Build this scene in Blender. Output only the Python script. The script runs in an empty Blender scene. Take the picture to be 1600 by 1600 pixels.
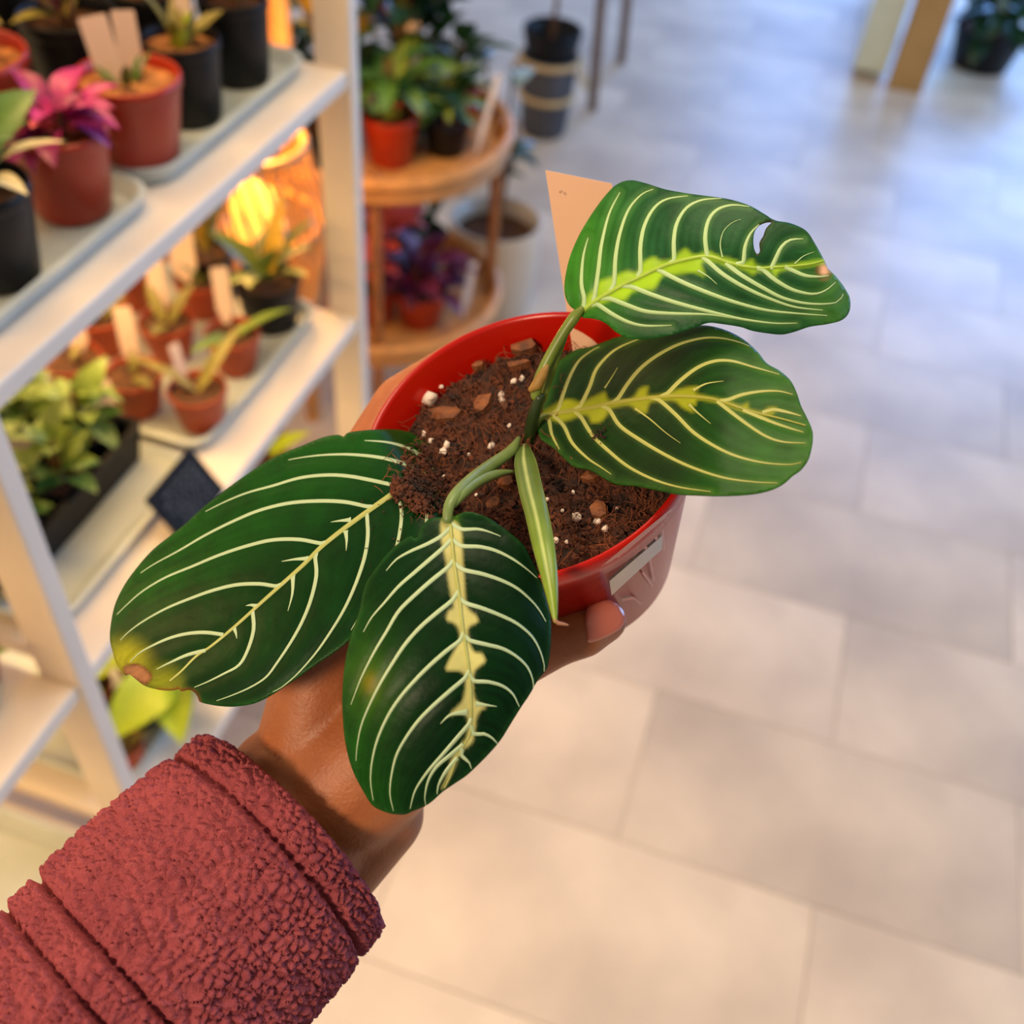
import bpy, bmesh, math, random
import numpy as np
from mathutils import Vector, Matrix, noise
from mathutils.geometry import delaunay_2d_cdt

random.seed(7)
scene = bpy.context.scene
C = scene.collection
# ------------------------------------------------------------------ camera
CAMZ = 1.45
F = 1600.0                                    # focal length in pixels of the 1600 x 1600 frame
RW = np.array([[0.94871545, -0.2713987, 0.16211647],
               [0.30683716, 0.66709434, -0.67884909],
               [0.07609178, 0.69377798, 0.71615791]])   # camera axes -> room axes
CAM = np.array([0.0, 0.0, CAMZ])
cam_d = bpy.data.cameras.new('camera')
cam_d.sensor_width = 27.0
cam_d.lens = 27.0
cam_d.clip_start = 0.02
cam = bpy.data.objects.new('camera', cam_d)
M = Matrix([list(RW[i]) + [CAM[i]] for i in range(3)] + [[0, 0, 0, 1]])
cam.matrix_world = M
C.objects.link(cam)
scene.camera = cam
cam_d.dof.use_dof = True
cam_d.dof.focus_distance = 0.335
cam_d.dof.aperture_fstop = 5.6

# ------------------------------------------------------------------ light and exposure
vs = scene.view_settings
vs.view_transform = 'Standard'
vs.look = 'None'
vs.gamma = 1.0
vs.use_curve_mapping = False
vs.exposure = 0.0

world = bpy.data.worlds.new('shop_ambient')
scene.world = world
world.use_nodes = True
bg = world.node_tree.nodes['Background']
bg.inputs[0].default_value = (1.0, 0.96, 0.92, 1)
bg.inputs[1].default_value = 0.24


def area(name, loc, target, sx, sy, power, col):
    l = bpy.data.lights.new(name, 'AREA')
    l.shape = 'RECTANGLE'
    l.size = sx
    l.size_y = sy
    l.energy = power
    l.color = col
    o = bpy.data.objects.new(name, l)
    o.location = loc
    d = Vector(target) - Vector(loc)
    o.rotation_euler = d.to_track_quat('-Z', 'Y').to_euler()
    C.objects.link(o)
    return o


area('ceiling_light', (-0.1, 0.9, 2.75), (-0.1, 0.9, 0), 1.0, 1.0, 27, (1.0, 0.80, 0.56))
area('ceiling_light_rear', (-0.65, -1.6, 2.5), (-0.2, 0.5, 0.8), 0.45, 0.45, 46, (1.0, 0.77, 0.52))
area('window_light', (3.4, 3.6, 1.7), (0.3, 2.6, 0.2), 2.2, 1.8, 115, (0.28, 0.54, 1.0))
area('window_light_far', (0.9, 7.0, 2.1), (0.4, 3.2, 0.0), 3.0, 1.8, 250, (0.20, 0.42, 1.0))


# ------------------------------------------------------------------ helpers
def lin(c):
    c = c / 255.0
    return c / 12.92 if c <= 0.04045 else ((c + 0.055) / 1.055) ** 2.4


def rgb(r, g, b):
    return (lin(r), lin(g), lin(b), 1.0)


def U(px, py, d):
    """room point seen at pixel (px, py) at depth d along the optical axis"""
    return CAM + RW @ (np.array([(px - 800) / F, (800 - py) / F, -1.0]) * d)


def onz(px, py, z):
    v = RW @ np.array([(px - 800) / F, (800 - py) / F, -1.0])
    return CAM + v * ((z - CAMZ) / v[2])


MATS = {}


def mat(name, col, rough=0.5, var=0.0, scale=20.0, bump=0.0, bscale=200.0, col2=None, spec=0.5, sss=0.0,
        coat=0.0, metal=0.0, rand=0.0, attr=None, emit=None, estr=0.0, trans=0.0):
    m = bpy.data.materials.new(name)
    m.use_nodes = True
    nt = m.node_tree
    b = nt.nodes['Principled BSDF']
    b.inputs['Roughness'].default_value = rough
    b.inputs['Specular IOR Level'].default_value = spec
    b.inputs['Metallic'].default_value = metal
    b.inputs['Coat Weight'].default_value = coat
    b.inputs['Coat Roughness'].default_value = 0.1
    if sss:
        b.inputs['Subsurface Weight'].default_value = sss
        b.inputs['Subsurface Radius'].default_value = (0.006, 0.002, 0.001)
        b.inputs['Subsurface Scale'].default_value = 1.0
    if trans:
        b.inputs['Transmission Weight'].default_value = trans
    if emit:
        b.inputs['Emission Color'].default_value = emit
        b.inputs['Emission Strength'].default_value = estr
    tc = nt.nodes.new('ShaderNodeTexCoord')
    col_out = None
    if attr:
        a = nt.nodes.new('ShaderNodeAttribute')
        a.attribute_name = attr
        col_out = a.outputs['Color']
    base = nt.nodes.new('ShaderNodeRGB')
    base.outputs[0].default_value = col
    src = col_out or base.outputs[0]
    if var > 0 or col2:
        nz = nt.nodes.new('ShaderNodeTexNoise')
        nz.inputs['Scale'].default_value = scale
        nz.inputs['Detail'].default_value = 6
        nt.links.new(tc.outputs['Object'], nz.inputs['Vector'])
        mr = nt.nodes.new('ShaderNodeMapRange')
        mr.inputs[1].default_value = 0.35
        mr.inputs[2].default_value = 0.65
        mr.inputs[3].default_value = 0.0 if col2 else 1 - var
        mr.inputs[4].default_value = 1.0 if col2 else 1 + var
        nt.links.new(nz.outputs['Fac'], mr.inputs[0])
        mx = nt.nodes.new('ShaderNodeMix')
        mx.data_type = 'RGBA'
        if col2:
            nt.links.new(mr.outputs[0], mx.inputs[0])
            nt.links.new(src, mx.inputs[6])
            mx.inputs[7].default_value = col2
        else:
            mx.blend_type = 'MULTIPLY'
            mx.inputs[0].default_value = 1.0
            nt.links.new(src, mx.inputs[6])
            cb = nt.nodes.new('ShaderNodeCombineXYZ')
            for i in range(3):
                nt.links.new(mr.outputs[0], cb.inputs[i])
            nt.links.new(cb.outputs[0], mx.inputs[7])
        src = mx.outputs[2]
    if rand > 0:
        oi = nt.nodes.new('ShaderNodeObjectInfo')
        mr = nt.nodes.new('ShaderNodeMapRange')
        mr.inputs[3].default_value = 1 - rand
        mr.inputs[4].default_value = 1 + rand
        nt.links.new(oi.outputs['Random'], mr.inputs[0])
        hs = nt.nodes.new('ShaderNodeHueSaturation')
        nt.links.new(mr.outputs[0], hs.inputs['Value'])
        nt.links.new(src, hs.inputs['Color'])
        src = hs.outputs[0]
    nt.links.new(src, b.inputs['Base Color'])
    if bump > 0:
        nb = nt.nodes.new('ShaderNodeTexNoise')
        nb.inputs['Scale'].default_value = bscale
        nb.inputs['Detail'].default_value = 4
        nt.links.new(tc.outputs['Object'], nb.inputs['Vector'])
        bp = nt.nodes.new('ShaderNodeBump')
        bp.inputs['Strength'].default_value = 1.0
        bp.inputs['Distance'].default_value = bump
        nt.links.new(nb.outputs['Fac'], bp.inputs['Height'])
        nt.links.new(bp.outputs[0], b.inputs['Normal'])
    MATS[name] = m
    return m


def mesh(name, V, Fc, m=None, smooth=True):
    me = bpy.data.meshes.new(name)
    me.from_pydata([tuple(map(float, v)) for v in V], [], [tuple(int(i) for i in f) for f in Fc])
    me.update()
    if m is not None:
        me.materials.append(MATS[m] if isinstance(m, str) else m)
    if smooth:
        me.polygons.foreach_set('use_smooth', [True] * len(me.polygons))
    return me


def link(name, me, parent=None, world_coords=False):
    o = bpy.data.objects.new(name, me)
    C.objects.link(o)
    if parent is not None:
        o.parent = parent
        if world_coords:
            w = Matrix.Identity(4)
            p = parent
            while p is not None:
                w = p.matrix_basis.copy() if p.parent is None else w
                p = p.parent
            if parent.parent is None:
                o.matrix_parent_inverse = w.inverted()
    return o


def tag(o, label=None, cat=None, group=None, kind=None):
    if label:
        o['label'] = label
    if cat:
        o['category'] = cat
    if group:
        o['group'] = group
    if kind:
        o['kind'] = kind
    return o


def empty(name, loc, label, cat, group=None, rz=0.0):
    o = bpy.data.objects.new(name, None)
    o.empty_display_size = 0.02
    o.location = tuple(float(x) for x in loc)
    o.rotation_euler = (0, 0, rz)
    C.objects.link(o)
    return tag(o, label, cat, group)


def box_vf(x0, x1, y0, y1, z0, z1):
    V = [(x, y, z) for x in (x0, x1) for y in (y0, y1) for z in (z0, z1)]
    Fc = [(0, 1, 3, 2), (4, 6, 7, 5), (0, 4, 5, 1), (2, 3, 7, 6), (0, 2, 6, 4), (1, 5, 7, 3)]
    return V, Fc


def box(name, x0, x1, y0, y1, z0, z1, m, parent=None, bevel=0.003):
    cx, cy, cz = (x0 + x1) / 2, (y0 + y1) / 2, (z0 + z1) / 2
    V, Fc = box_vf(x0 - cx, x1 - cx, y0 - cy, y1 - cy, z0 - cz, z1 - cz)
    o = link(name, mesh(name, V, Fc, m, False), parent)
    o.location = (cx, cy, cz)
    if bevel:
        b = o.modifiers.new('bevel', 'BEVEL')
        b.width = bevel
        b.segments = 2
    return o


def merge(parts):
    V, Fc = [], []
    for v, f in parts:
        k = len(V)
        V += [tuple(x) for x in v]
        Fc += [tuple(i + k for i in g) for g in f]
    return V, Fc


def lathe_vf(prof, n=32, closed=False):
    """prof: list of (radius, z)"""
    V, Fc = [], []
    for r, z in prof:
        for i in range(n):
            a = 2 * math.pi * i / n
            V.append((r * math.cos(a), r * math.sin(a), z))
    for j in range(len(prof) - 1):
        for i in range(n):
            k = (i + 1) % n
            Fc.append((j * n + i, j * n + k, (j + 1) * n + k, (j + 1) * n + i))
    return V, Fc


def tube_vf(pts, rad, n=10, cap=True, flat=None):
    """tube along pts with radii, round ends"""
    P = [np.array(p, float) for p in pts]
    V, Fc = [], []
    up = None
    rings = []
    for i, p in enumerate(P):
        t = P[min(i + 1, len(P) - 1)] - P[max(i - 1, 0)]
        t = t / (np.linalg.norm(t) + 1e-12)
        if up is None:
            a = np.array([0, 0, 1.0]) if abs(t[2]) < 0.9 else np.array([1.0, 0, 0])
            up = np.cross(t, a)
        up = up - t * (up @ t)
        up /= np.linalg.norm(up)
        s = np.cross(t, up)
        rings.append((p, up.copy(), s, t, rad[i]))
    seq = []
    if cap:
        p, u, s, t, r = rings[0]
        for q in (0.15, 0.6, 0.9):
            k = math.sqrt(1 - (1 - q) ** 2)
            seq.append((p - t * r * (1 - q), u, s, r * k))
    for p, u, s, t, r in rings:
        seq.append((p, u, s, r))
    if cap:
        p, u, s, t, r = rings[-1]
        for q in (0.9, 0.6, 0.15):
            k = math.sqrt(1 - (1 - q) ** 2)
            seq.append((p + t * r * (1 - q), u, s, r * k))
    for p, u, s, r in seq:
        for i in range(n):
            a = 2 * math.pi * i / n
            V.append(p + r * (math.cos(a) * u + math.sin(a) * s))
    for j in range(len(seq) - 1):
        for i in range(n):
            k = (i + 1) % n
            Fc.append((j * n + i, j * n + k, (j + 1) * n + k, (j + 1) * n + i))
    if cap:
        Fc.append(tuple(range(n - 1, -1, -1)))
        Fc.append(tuple((len(seq) - 1) * n + i for i in range(n)))
    return V, Fc


def smooth_poly(P, step=6.0, closed=False):
    """Catmull-Rom through P, resampled at about step"""
    P = np.array(P, float)
    n = len(P)
    out = []
    for i in range(n if closed else n - 1):
        if closed:
            a, b, c, d = P[(i - 1) % n], P[i], P[(i + 1) % n], P[(i + 2) % n]
        else:
            a, b, c, d = P[max(i - 1, 0)], P[i], P[i + 1], P[min(i + 2, n - 1)]
        k = max(1, int(np.linalg.norm(c - b) / step))
        for j in range(k):
            t = j / k
            out.append(0.5 * ((2 * b) + (-a + c) * t + (2 * a - 5 * b + 4 * c - d) * t * t + (-a + 3 * b - 3 * c + d) * t ** 3))
    if not closed:
        out.append(P[-1])
    return np.array(out)


def inside(poly, pts):
    x, y = pts[:, 0], pts[:, 1]
    r = np.zeros(len(pts), bool)
    n = len(poly)
    for i in range(n):
        x1, y1 = poly[i]
        x2, y2 = poly[(i + 1) % n]
        c = (y1 > y) != (y2 > y)
        if y1 != y2:
            r ^= c & (x < (x2 - x1) * (y - y1) / (y2 - y1) + x1)
    return r


def dist_poly(poly, pts, closed=True):
    best = np.full(len(pts), 1e9)
    n = len(poly)
    for i in range(n if closed else n - 1):
        a = poly[i]
        b = poly[(i + 1) % n]
        ab = b - a
        t = np.clip(((pts - a) @ ab) / (ab @ ab + 1e-9), 0, 1)
        q = a + t[:, None] * ab
        best = np.minimum(best, np.linalg.norm(pts - q, axis=1))
    return best


# ------------------------------------------------------------------ materials
mat('floor_tile', rgb(220, 203, 180), 0.42, col2=rgb(190, 174, 156), scale=3.4, bump=0.0004, bscale=18, rand=0.09)
mat('floor_joint', rgb(194, 178, 158), 0.7)
mat('wall_paint', rgb(236, 205, 170), 0.8, var=0.05)
mat('shelf_paint', rgb(226, 214, 198), 0.45, var=0.04, scale=8)
mat('tray_plastic', rgb(186, 196, 192), 0.35, var=0.05)
mat('tray_black', rgb(12, 14, 18), 0.5, spec=0.2)
mat('red_plastic', rgb(166, 44, 16), 0.35, var=0.08, rand=0.06)
mat('terracotta', rgb(168, 66, 26), 0.55, var=0.1, rand=0.06)
mat('black_plastic', rgb(12, 14, 20), 0.42, var=0.1, spec=0.25)
mat('bark_mix', rgb(206, 142, 82), 0.8, col2=rgb(120, 70, 38), scale=70, bump=0.01, bscale=60)
mat('dark_soil', rgb(58, 38, 24), 0.9, col2=rgb(104, 66, 38), scale=80, bump=0.006, bscale=90)
mat('white_tag', rgb(214, 214, 226), 0.4)
mat('tag_card', rgb(232, 205, 182), 0.5, var=0.03)
mat('leaf_green', rgb(70, 110, 42), 0.42, var=0.2, rand=0.25)
mat('leaf_dark', rgb(28, 62, 30), 0.32, var=0.2, rand=0.25)
mat('leaf_pale', rgb(122, 146, 62), 0.45, var=0.18, rand=0.15)
mat('leaf_olive', rgb(128, 120, 52), 0.45, var=0.2, rand=0.2)
mat('leaf_lime', rgb(176, 200, 40), 0.45, var=0.1, rand=0.12)
mat('leaf_yellow', rgb(226, 186, 70), 0.45, var=0.12, rand=0.12)
mat('leaf_magenta', rgb(170, 40, 116), 0.42, var=0.3, rand=0.3)
mat('leaf_pink', rgb(224, 104, 104), 0.45, var=0.2, rand=0.2)
mat('leaf_purple', rgb(92, 34, 70), 0.4, var=0.3, rand=0.3)
mat('leaf_grey', rgb(150, 176, 180), 0.35, var=0.1, rand=0.15)
mat('leaf_cream', rgb(232, 214, 160), 0.45, var=0.1)
mat('stem_brown', rgb(110, 74, 44), 0.6, var=0.2)
mat('rattan', rgb(196, 140, 78), 0.45, var=0.15, scale=30, rand=0.08)
mat('rattan_dark', rgb(150, 92, 40), 0.5, var=0.2, scale=30)
mat('wood_post', rgb(172, 138, 84), 0.5, var=0.08, scale=12)
mat('wood_leg', rgb(112, 84, 62), 0.5, var=0.1)
mat('slate_board', rgb(26, 28, 32), 0.7, var=0.1, spec=0.15)
mat('chalk', rgb(70, 76, 84), 0.9)
mat('cream_glaze', rgb(206, 190, 168), 0.35, var=0.05)
mat('grey_weave', rgb(74, 74, 80), 0.7, var=0.15)
mat('rope', rgb(206, 178, 128), 0.8, var=0.1)
mat('clear_panel', rgb(214, 226, 212), 0.12, var=0.03)
mat('glow_bulb', rgb(255, 190, 90), 0.4, emit=(1.0, 0.42, 0.06, 1), estr=1.6)
mat('led_tube', rgb(255, 220, 160), 0.4, emit=(1.0, 0.66, 0.30, 1), estr=3.0)
# hero
mat('pot_red', rgb(172, 18, 3), 0.25, var=0.05, scale=30, spec=0.36)
mat('pot_reflection', rgb(196, 112, 98), 0.3)  # pale pink colour for reflections painted onto the pot side
mat('pot_film', rgb(150, 52, 40), 0.16, coat=0.6)
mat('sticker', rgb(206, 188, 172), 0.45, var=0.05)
mat('soil', rgb(34, 17, 9), 0.92, col2=rgb(82, 40, 17), scale=160, bump=0.002, bscale=500)
mat('crumb', rgb(98, 48, 22), 0.92, col2=rgb(28, 15, 9), scale=120)
mat('fibre', rgb(128, 66, 30), 0.8, col2=rgb(66, 32, 15), scale=100)
mat('bark', rgb(138, 78, 36), 0.75, col2=rgb(88, 50, 28), scale=200, bump=0.0008, bscale=400)
mat('perlite', rgb(226, 206, 190), 0.8, bump=0.0006, bscale=900)
mat('leaf_blade', rgb(10, 50, 18), 0.40, var=0.16, scale=60, attr='Col', bump=0.0002, bscale=260, spec=0.12)
mat('vein_pale', rgb(172, 192, 150), 0.45, var=0.05)
mat('vein_fresh', rgb(174, 204, 142), 0.45, var=0.05)
mat('vein_olive', rgb(168, 172, 92), 0.45, var=0.05)
mat('midrib_pale', rgb(168, 172, 96), 0.4, var=0.06)
mat('midrib_fresh', rgb(158, 188, 62), 0.4, var=0.06)
mat('midrib_olive', rgb(150, 150, 54), 0.4, var=0.06)
mat('petiole', rgb(104, 122, 44), 0.38, var=0.14, scale=90)
mat('petiole_pale', rgb(112, 134, 74), 0.38, var=0.14, scale=90)
mat('stem_green', rgb(36, 54, 22), 0.4, var=0.15, scale=90)
mat('sheath', rgb(148, 112, 48), 0.6, var=0.2, scale=200)
mat('rolled', rgb(104, 136, 42), 0.36, attr='Col', var=0.1, scale=90)
mat('dry_tip', rgb(176, 118, 84), 0.6)
mat('hero_tag', rgb(218, 170, 136), 0.55, var=0.015)
mat('skin', rgb(176, 104, 60), 0.46, col2=rgb(158, 88, 50), scale=60, bump=0.0003, bscale=700, sss=0.12, spec=0.4)
mat('nail', rgb(192, 104, 84), 0.22, coat=0.5)
mat('fleece', rgb(166, 80, 84), 0.95, col2=rgb(150, 70, 76), scale=60, bump=0.0008, bscale=1800, spec=0.15)

# ------------------------------------------------------------------ structure: floor
TX, TY = 0.60, 0.29
floor = box('floor', -2.6, 3.6, -1.2, 8.0, -0.05, -0.004, 'floor_joint', None, 0)
tag(floor, kind='structure')
tv, tf = box_vf(-TX / 2 + 0.0007, TX / 2 - 0.0007, -TY / 2 + 0.0007, TY / 2 - 0.0007, -0.003, 0.003)
tile_me = mesh('floor_tile', tv, tf, 'floor_tile', False)
fz = floor.location
for j in range(-5, 17):
    y = 0.775 + j * TY + TY / 2
    off = 0.035 if j % 2 == 0 else 0.335
    for i in range(-4, 5):
        x = off + i * TX + TX / 2
        if x < -2.2 or x > 2.3:
            continue
        o = link('tile', tile_me, floor)
        o.location = (x - fz.x, y - fz.y, -0.003 - fz.z)
rest = box('tile_beyond', -2.5, 3.5, 0.775 + 17 * TY, 8.0, -0.006, 0.0, 'floor_tile', None, 0)
rest.parent = floor
rest.location = (rest.location.x - fz.x, rest.location.y - fz.y, rest.location.z - fz.z)
wl = box('wall_left', -1.75, -1.65, -1.2, 8.0, 0.0, 2.8, 'wall_paint', None, 0)
tag(wl, kind='structure')

# ------------------------------------------------------------------ shelf unit
Z1, Z2, Z3 = CAMZ - 0.497, CAMZ - 0.835, CAMZ - 1.173
XF, XB = -0.5, -0.92
shelf = empty('plant_shelf', (-0.7, 0.45, 0), 'white painted wooden shelving rack filled with small potted plants', 'shelf')


def sbox(name, x0, x1, y0, y1, z0, z1, m, bevel=0.003):
    o = box(name, x0, x1, y0, y1, z0, z1, m, shelf, bevel)
    o.location = (o.location.x + 0.7, o.location.y - 0.45, o.location.z)
    return o


for y in (-0.21, 0.43, 1.075):
    sbox('post', XF - 0.042, XF + 0.004, y - 0.011, y + 0.011, 0.0, 1.95, 'shelf_paint')
    sbox('post', XB, XB + 0.05, y - 0.011, y + 0.011, 0.0, 1.95, 'shelf_paint')
for z in (Z1, Z2, Z3):
    for y0, y1 in ((-0.199, 0.419), (0.441, 1.064)):
        sbox('shelf_board', XB, XF, y0, y1, z - 0.02, z, 'shelf_paint')
# light tubes under the boards
for z in (Z1, Z2, Z1 + 0.42):
    for y0, y1 in ((-0.15, 0.37), (0.49, 1.02)):
        t = sbox('light_tube', -0.80, -0.785, y0, y1, z - 0.036, z - 0.021, 'led_tube', 0.002)
for y0, y1 in ((-0.199, 0.419), (0.441, 1.064)):
    sbox('shelf_board', XB, XF, y0, y1, Z1 + 0.40, Z1 + 0.42, 'shelf_paint')
for z, p in ((Z1 + 0.40, 1.8), (Z1 - 0.03, 2.1), (Z2 - 0.03, 2.1)):
    for yc in (0.11, 0.755):
        area('shelf_strip_light', (-0.74, yc, z - 0.03), (-0.70, yc, z - 1), 0.08, 0.5, p, (1.0, 0.60, 0.23))


# ------------------------------------------------------------------ trays
def tray(label, x0, x1, y0, y1, z, m='tray_plastic', rim=0.016, name='plant_tray', group=None, r=0.035):
    cx, cy = (x0 + x1) / 2, (y0 + y1) / 2
    hx, hy = (x1 - x0) / 2, (y1 - y0) / 2

    def ring(ins, zz):
        out = []
        rr = max(r - ins, 0.006)
        for qx, qy, a0 in ((1, 1, 0), (-1, 1, 90), (-1, -1, 180), (1, -1, 270)):
            for k in range(6):
                a = math.radians(a0 + 90 * k / 5)
                out.append((qx * (hx - ins - rr) + rr * math.cos(a), qy * (hy - ins - rr) + rr * math.sin(a), zz))
        return out
    rings = [ring(0.008, 0), ring(0.001, rim - 0.002), ring(0.0, rim), ring(0.006, rim + 0.001), ring(0.010, rim - 0.003), ring(0.018, 0.005)]
    n = len(rings[0])
    V = [v for g in rings for v in g]
    Fc = [tuple(range(n - 1, -1, -1))]
    for j in range(len(rings) - 1):
        for i in range(n):
            k = (i + 1) % n
            Fc.append((j * n + i, j * n + k, (j + 1) * n + k, (j + 1) * n + i))
    Fc.append(tuple(range((len(rings) - 1) * n, len(rings) * n)))
    o = link(name, mesh(name, V, Fc, m, False))
    o.location = (cx, cy, z + 0.001)
    return tag(o, label, 'tray', group)


tray('pale grey plastic tray on the top shelf at the far end under black pots', -0.88, -0.535, 0.735, 1.05, Z1)
tray('pale grey plastic tray on the top shelf nearest the camera', -0.88, -0.53, 0.47, 0.728, Z1)
tray('pale plastic tray holding small terracotta pots on the middle shelf', -0.88, -0.545, 0.735, 1.052, Z2)
tray('black seed tray of leafy rosettes on the middle shelf', -0.82, -0.60, 0.475, 0.715, Z2 + 0.008, 'tray_black', 0.05, 'seed_tray', None, 0.01)
tray('grey plastic tray beneath the black seed tray', -0.88, -0.545, 0.46, 0.725, Z2, 'tray_plastic', 0.012)
tray('pale tray on the bottom shelf with lime leaved plants', -0.88, -0.55, 0.47, 0.98, Z3)
tray('pale tray beyond the near shelf post on the middle shelf', -0.88, -0.545, 0.10, 0.405, Z2)
tray('pale tray beyond the near shelf post on the bottom shelf', -0.88, -0.545, 0.10, 0.405, Z3)


# ------------------------------------------------------------------ background plants
def leaf_me(name, m, w=0.4, fold=0.15, droop=0.5, nu=7, notch=False):
    """unit leaf along +X, width w, drooping"""
    V, Fc = [], []
    for i in range(nu):
        u = i / (nu - 1)
        wd = w * 0.5 * (math.sin(math.pi * min(1, u ** 0.75 * 0.97 + 0.03)) ** 0.8)
        z = -droop * u * u * 0.6 + 0.12 * u
        x = u * (1 - 0.18 * droop * u)
        for v in (-1, -0.5, 0, 0.5, 1):
            V.append((x, v * wd, z + fold * abs(v) * wd * 1.6))
    for i in range(nu - 1):
        for j in range(4):
            a = i * 5 + j
            Fc.append((a, a + 1, a + 6, a + 5))
    return mesh(name, V, Fc, m)


LM = {}


def leaf_data(m, w, fold, droop):
    k = (m, w, fold, droop)
    if k not in LM:
        LM[k] = leaf_me('leaf', m, w, fold, droop)
    return LM[k]


POTM = {}


def pot_data(rt, rb, h, m, soil, fill=0.86):
    k = (round(rt, 4), round(rb, 4), round(h, 4), m, soil, fill)
    if k not in POTM:
        w = rt * 0.06
        ri = rb + (rt - rb) * fill
        v, f = lathe_vf([(0.001, 0.0), (rb * 0.9, 0.0), (rb, 0.004), (rt * 0.965, h * 0.86), (rt * 0.97, h * 0.87), (rt, h * 0.88),
                         (rt, h - 0.002), (rt - w * 0.5, h), (rt - w, h - 0.002), (ri - w, h * fill - 0.01)], 28)
        pm = mesh('pot', v, f, m)
        n = 24
        V = [(0, 0, h * fill)]
        rng = random.Random(3)
        for j in range(1, 6):
            r = (ri - w * 0.5) * j / 5
            for i in range(n):
                a = 2 * math.pi * i / n
                V.append((r * math.cos(a), r * math.sin(a), h * fill + rng.uniform(-1, 1) * rt * 0.07 * (j < 5)))
        Fc = [(0, 1 + i, 1 + (i + 1) % n) for i in range(n)]
        for j in range(4):
            for i in range(n):
                a, b = 1 + j * n + i, 1 + j * n + (i + 1) % n
                Fc.append((a, a + n, b + n, b))
        sm = mesh('soil', V, Fc, soil)
        POTM[k] = (pm, sm)
    return POTM[k]


def plant(label, loc, rt, rb, h, potm, soil, leaves, cat='plant', name='potted_plant', group=None, seed=0, fill=0.86, stems=True, stemm='stem_brown'):
    """leaves: list of (material, count, length, width, fold, droop, elev_lo, elev_hi, base_height, spread)"""
    rng = random.Random(seed)
    e = empty(name, loc, label, cat, group)
    if potm:
        pm, sm = pot_data(rt, rb, h, potm, soil, fill)
        link('pot', pm, e)
        link('soil', sm, e)
    zt = h * fill
    for (m, cnt, ln, w, fo, dr, e0, e1, bh, sp) in leaves:
        me = leaf_data(m, w, fo, dr)
        a0 = rng.uniform(0, 6.28)
        for i in range(cnt):
            az = a0 + 2.4 * i + rng.uniform(-0.3, 0.3)
            el = math.radians(rng.uniform(e0, e1))
            L = ln * rng.uniform(0.75, 1.15)
            r0 = sp * rng.uniform(0.0, 1.0)
            zz = zt + bh * rng.uniform(0.1, 1.0)
            o = link('leaf', me, e)
            o.matrix_basis = (Matrix.Translation((r0 * math.cos(az), r0 * math.sin(az), zz)) @ Matrix.Rotation(az, 4, 'Z')
                              @ Matrix.Rotation(-el, 4, 'Y') @ Matrix.Rotation(rng.uniform(-0.4, 0.4), 4, 'X') @ Matrix.Diagonal((L, L, L, 1)))
        if stems and bh > 0.02:
            for q in range(min(3, cnt)):
                a = rng.uniform(0, 6.28)
                rr = sp * 0.4
                v, f = tube_vf([(0.2 * rr * math.cos(a), 0.2 * rr * math.sin(a), zt - 0.005), (rr * math.cos(a) * 0.7, rr * math.sin(a) * 0.7, zt + bh * 0.5),
                                (rr * math.cos(a), rr * math.sin(a), zt + bh)], [0.003, 0.0025, 0.0015], 6)
                link('stem', mesh('stem', v, f, stemm), e)
    return e


def ptag(label, base, w, h, az, lean, m='tag_card', group='plant tags stuck in the shelf pots', tilt=0.0):
    """flat plastic plant label with a pointed foot, standing in a pot"""
    t = 0.0008
    out = [(-w * 0.10, 0), (w * 0.10, 0), (w * 0.5, h * 0.3), (w * 0.5, h * 0.97), (w * 0.46, h), (-w * 0.46, h), (-w * 0.5, h * 0.97), (-w * 0.5, h * 0.3)]
    n = len(out)
    V = [(x, -t / 2, z) for x, z in out] + [(x, t / 2, z) for x, z in out]
    Fc = [tuple(range(n)), tuple(range(2 * n - 1, n - 1, -1))] + [(i, i + n, (i + 1) % n + n, (i + 1) % n) for i in range(n)]
    o = link('plant_tag', mesh('plant_tag', V, Fc, m, False))
    o.matrix_basis = Matrix.Translation(tuple(map(float, base))) @ Matrix.Rotation(az, 4, 'Z') @ Matrix.Rotation(lean, 4, 'X') @ Matrix.Rotation(tilt, 4, 'Y')
    return tag(o, label, 'tag', group)


ZT1, ZT2, ZT3 = Z1 + 0.0065, Z2 + 0.0065, Z3 + 0.0065
# --- top shelf
plant('red plastic pot of bark with tall paper tag, near the top shelf edge', (-0.578, 0.772, ZT1), 0.047, 0.034, 0.084, 'red_plastic', 'bark_mix',
      [('leaf_green', 5, 0.035, 0.3, 0.1, 0.3, 40, 80, 0.0, 0.012)], seed=1)
plant('red plastic pot of trailing magenta leaves on the top shelf', (-0.583, 0.672, ZT1), 0.042, 0.032, 0.078, 'red_plastic', 'bark_mix',
      [('leaf_magenta', 26, 0.046, 0.5, 0.3, 0.9, -10, 60, 0.024, 0.026), ('leaf_pink', 6, 0.038, 0.4, 0.2, 0.7, 0, 50, 0.02, 0.03)], seed=2)
plant('black pot with cream edged green leaves at the picture edge', (-0.576, 0.560, ZT1), 0.042, 0.032, 0.082, 'black_plastic', 'dark_soil',
      [('leaf_green', 6, 0.075, 0.5, 0.15, 0.5, 20, 60, 0.03, 0.01), ('leaf_cream', 5, 0.09, 0.3, 0.15, 0.7, 10, 50, 0.02, 0.01)], seed=3)
plant('red plastic pot with yellowing strap leaf at the back of the top shelf', (-0.700, 0.715, ZT1), 0.055, 0.04, 0.100, 'red_plastic', 'bark_mix',
      [('leaf_yellow', 2, 0.14, 0.2, 0.15, 0.3, 55, 75, 0.01, 0.01), ('leaf_olive', 5, 0.08, 0.3, 0.2, 0.5, 30, 75, 0.02, 0.02)], seed=14)
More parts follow.
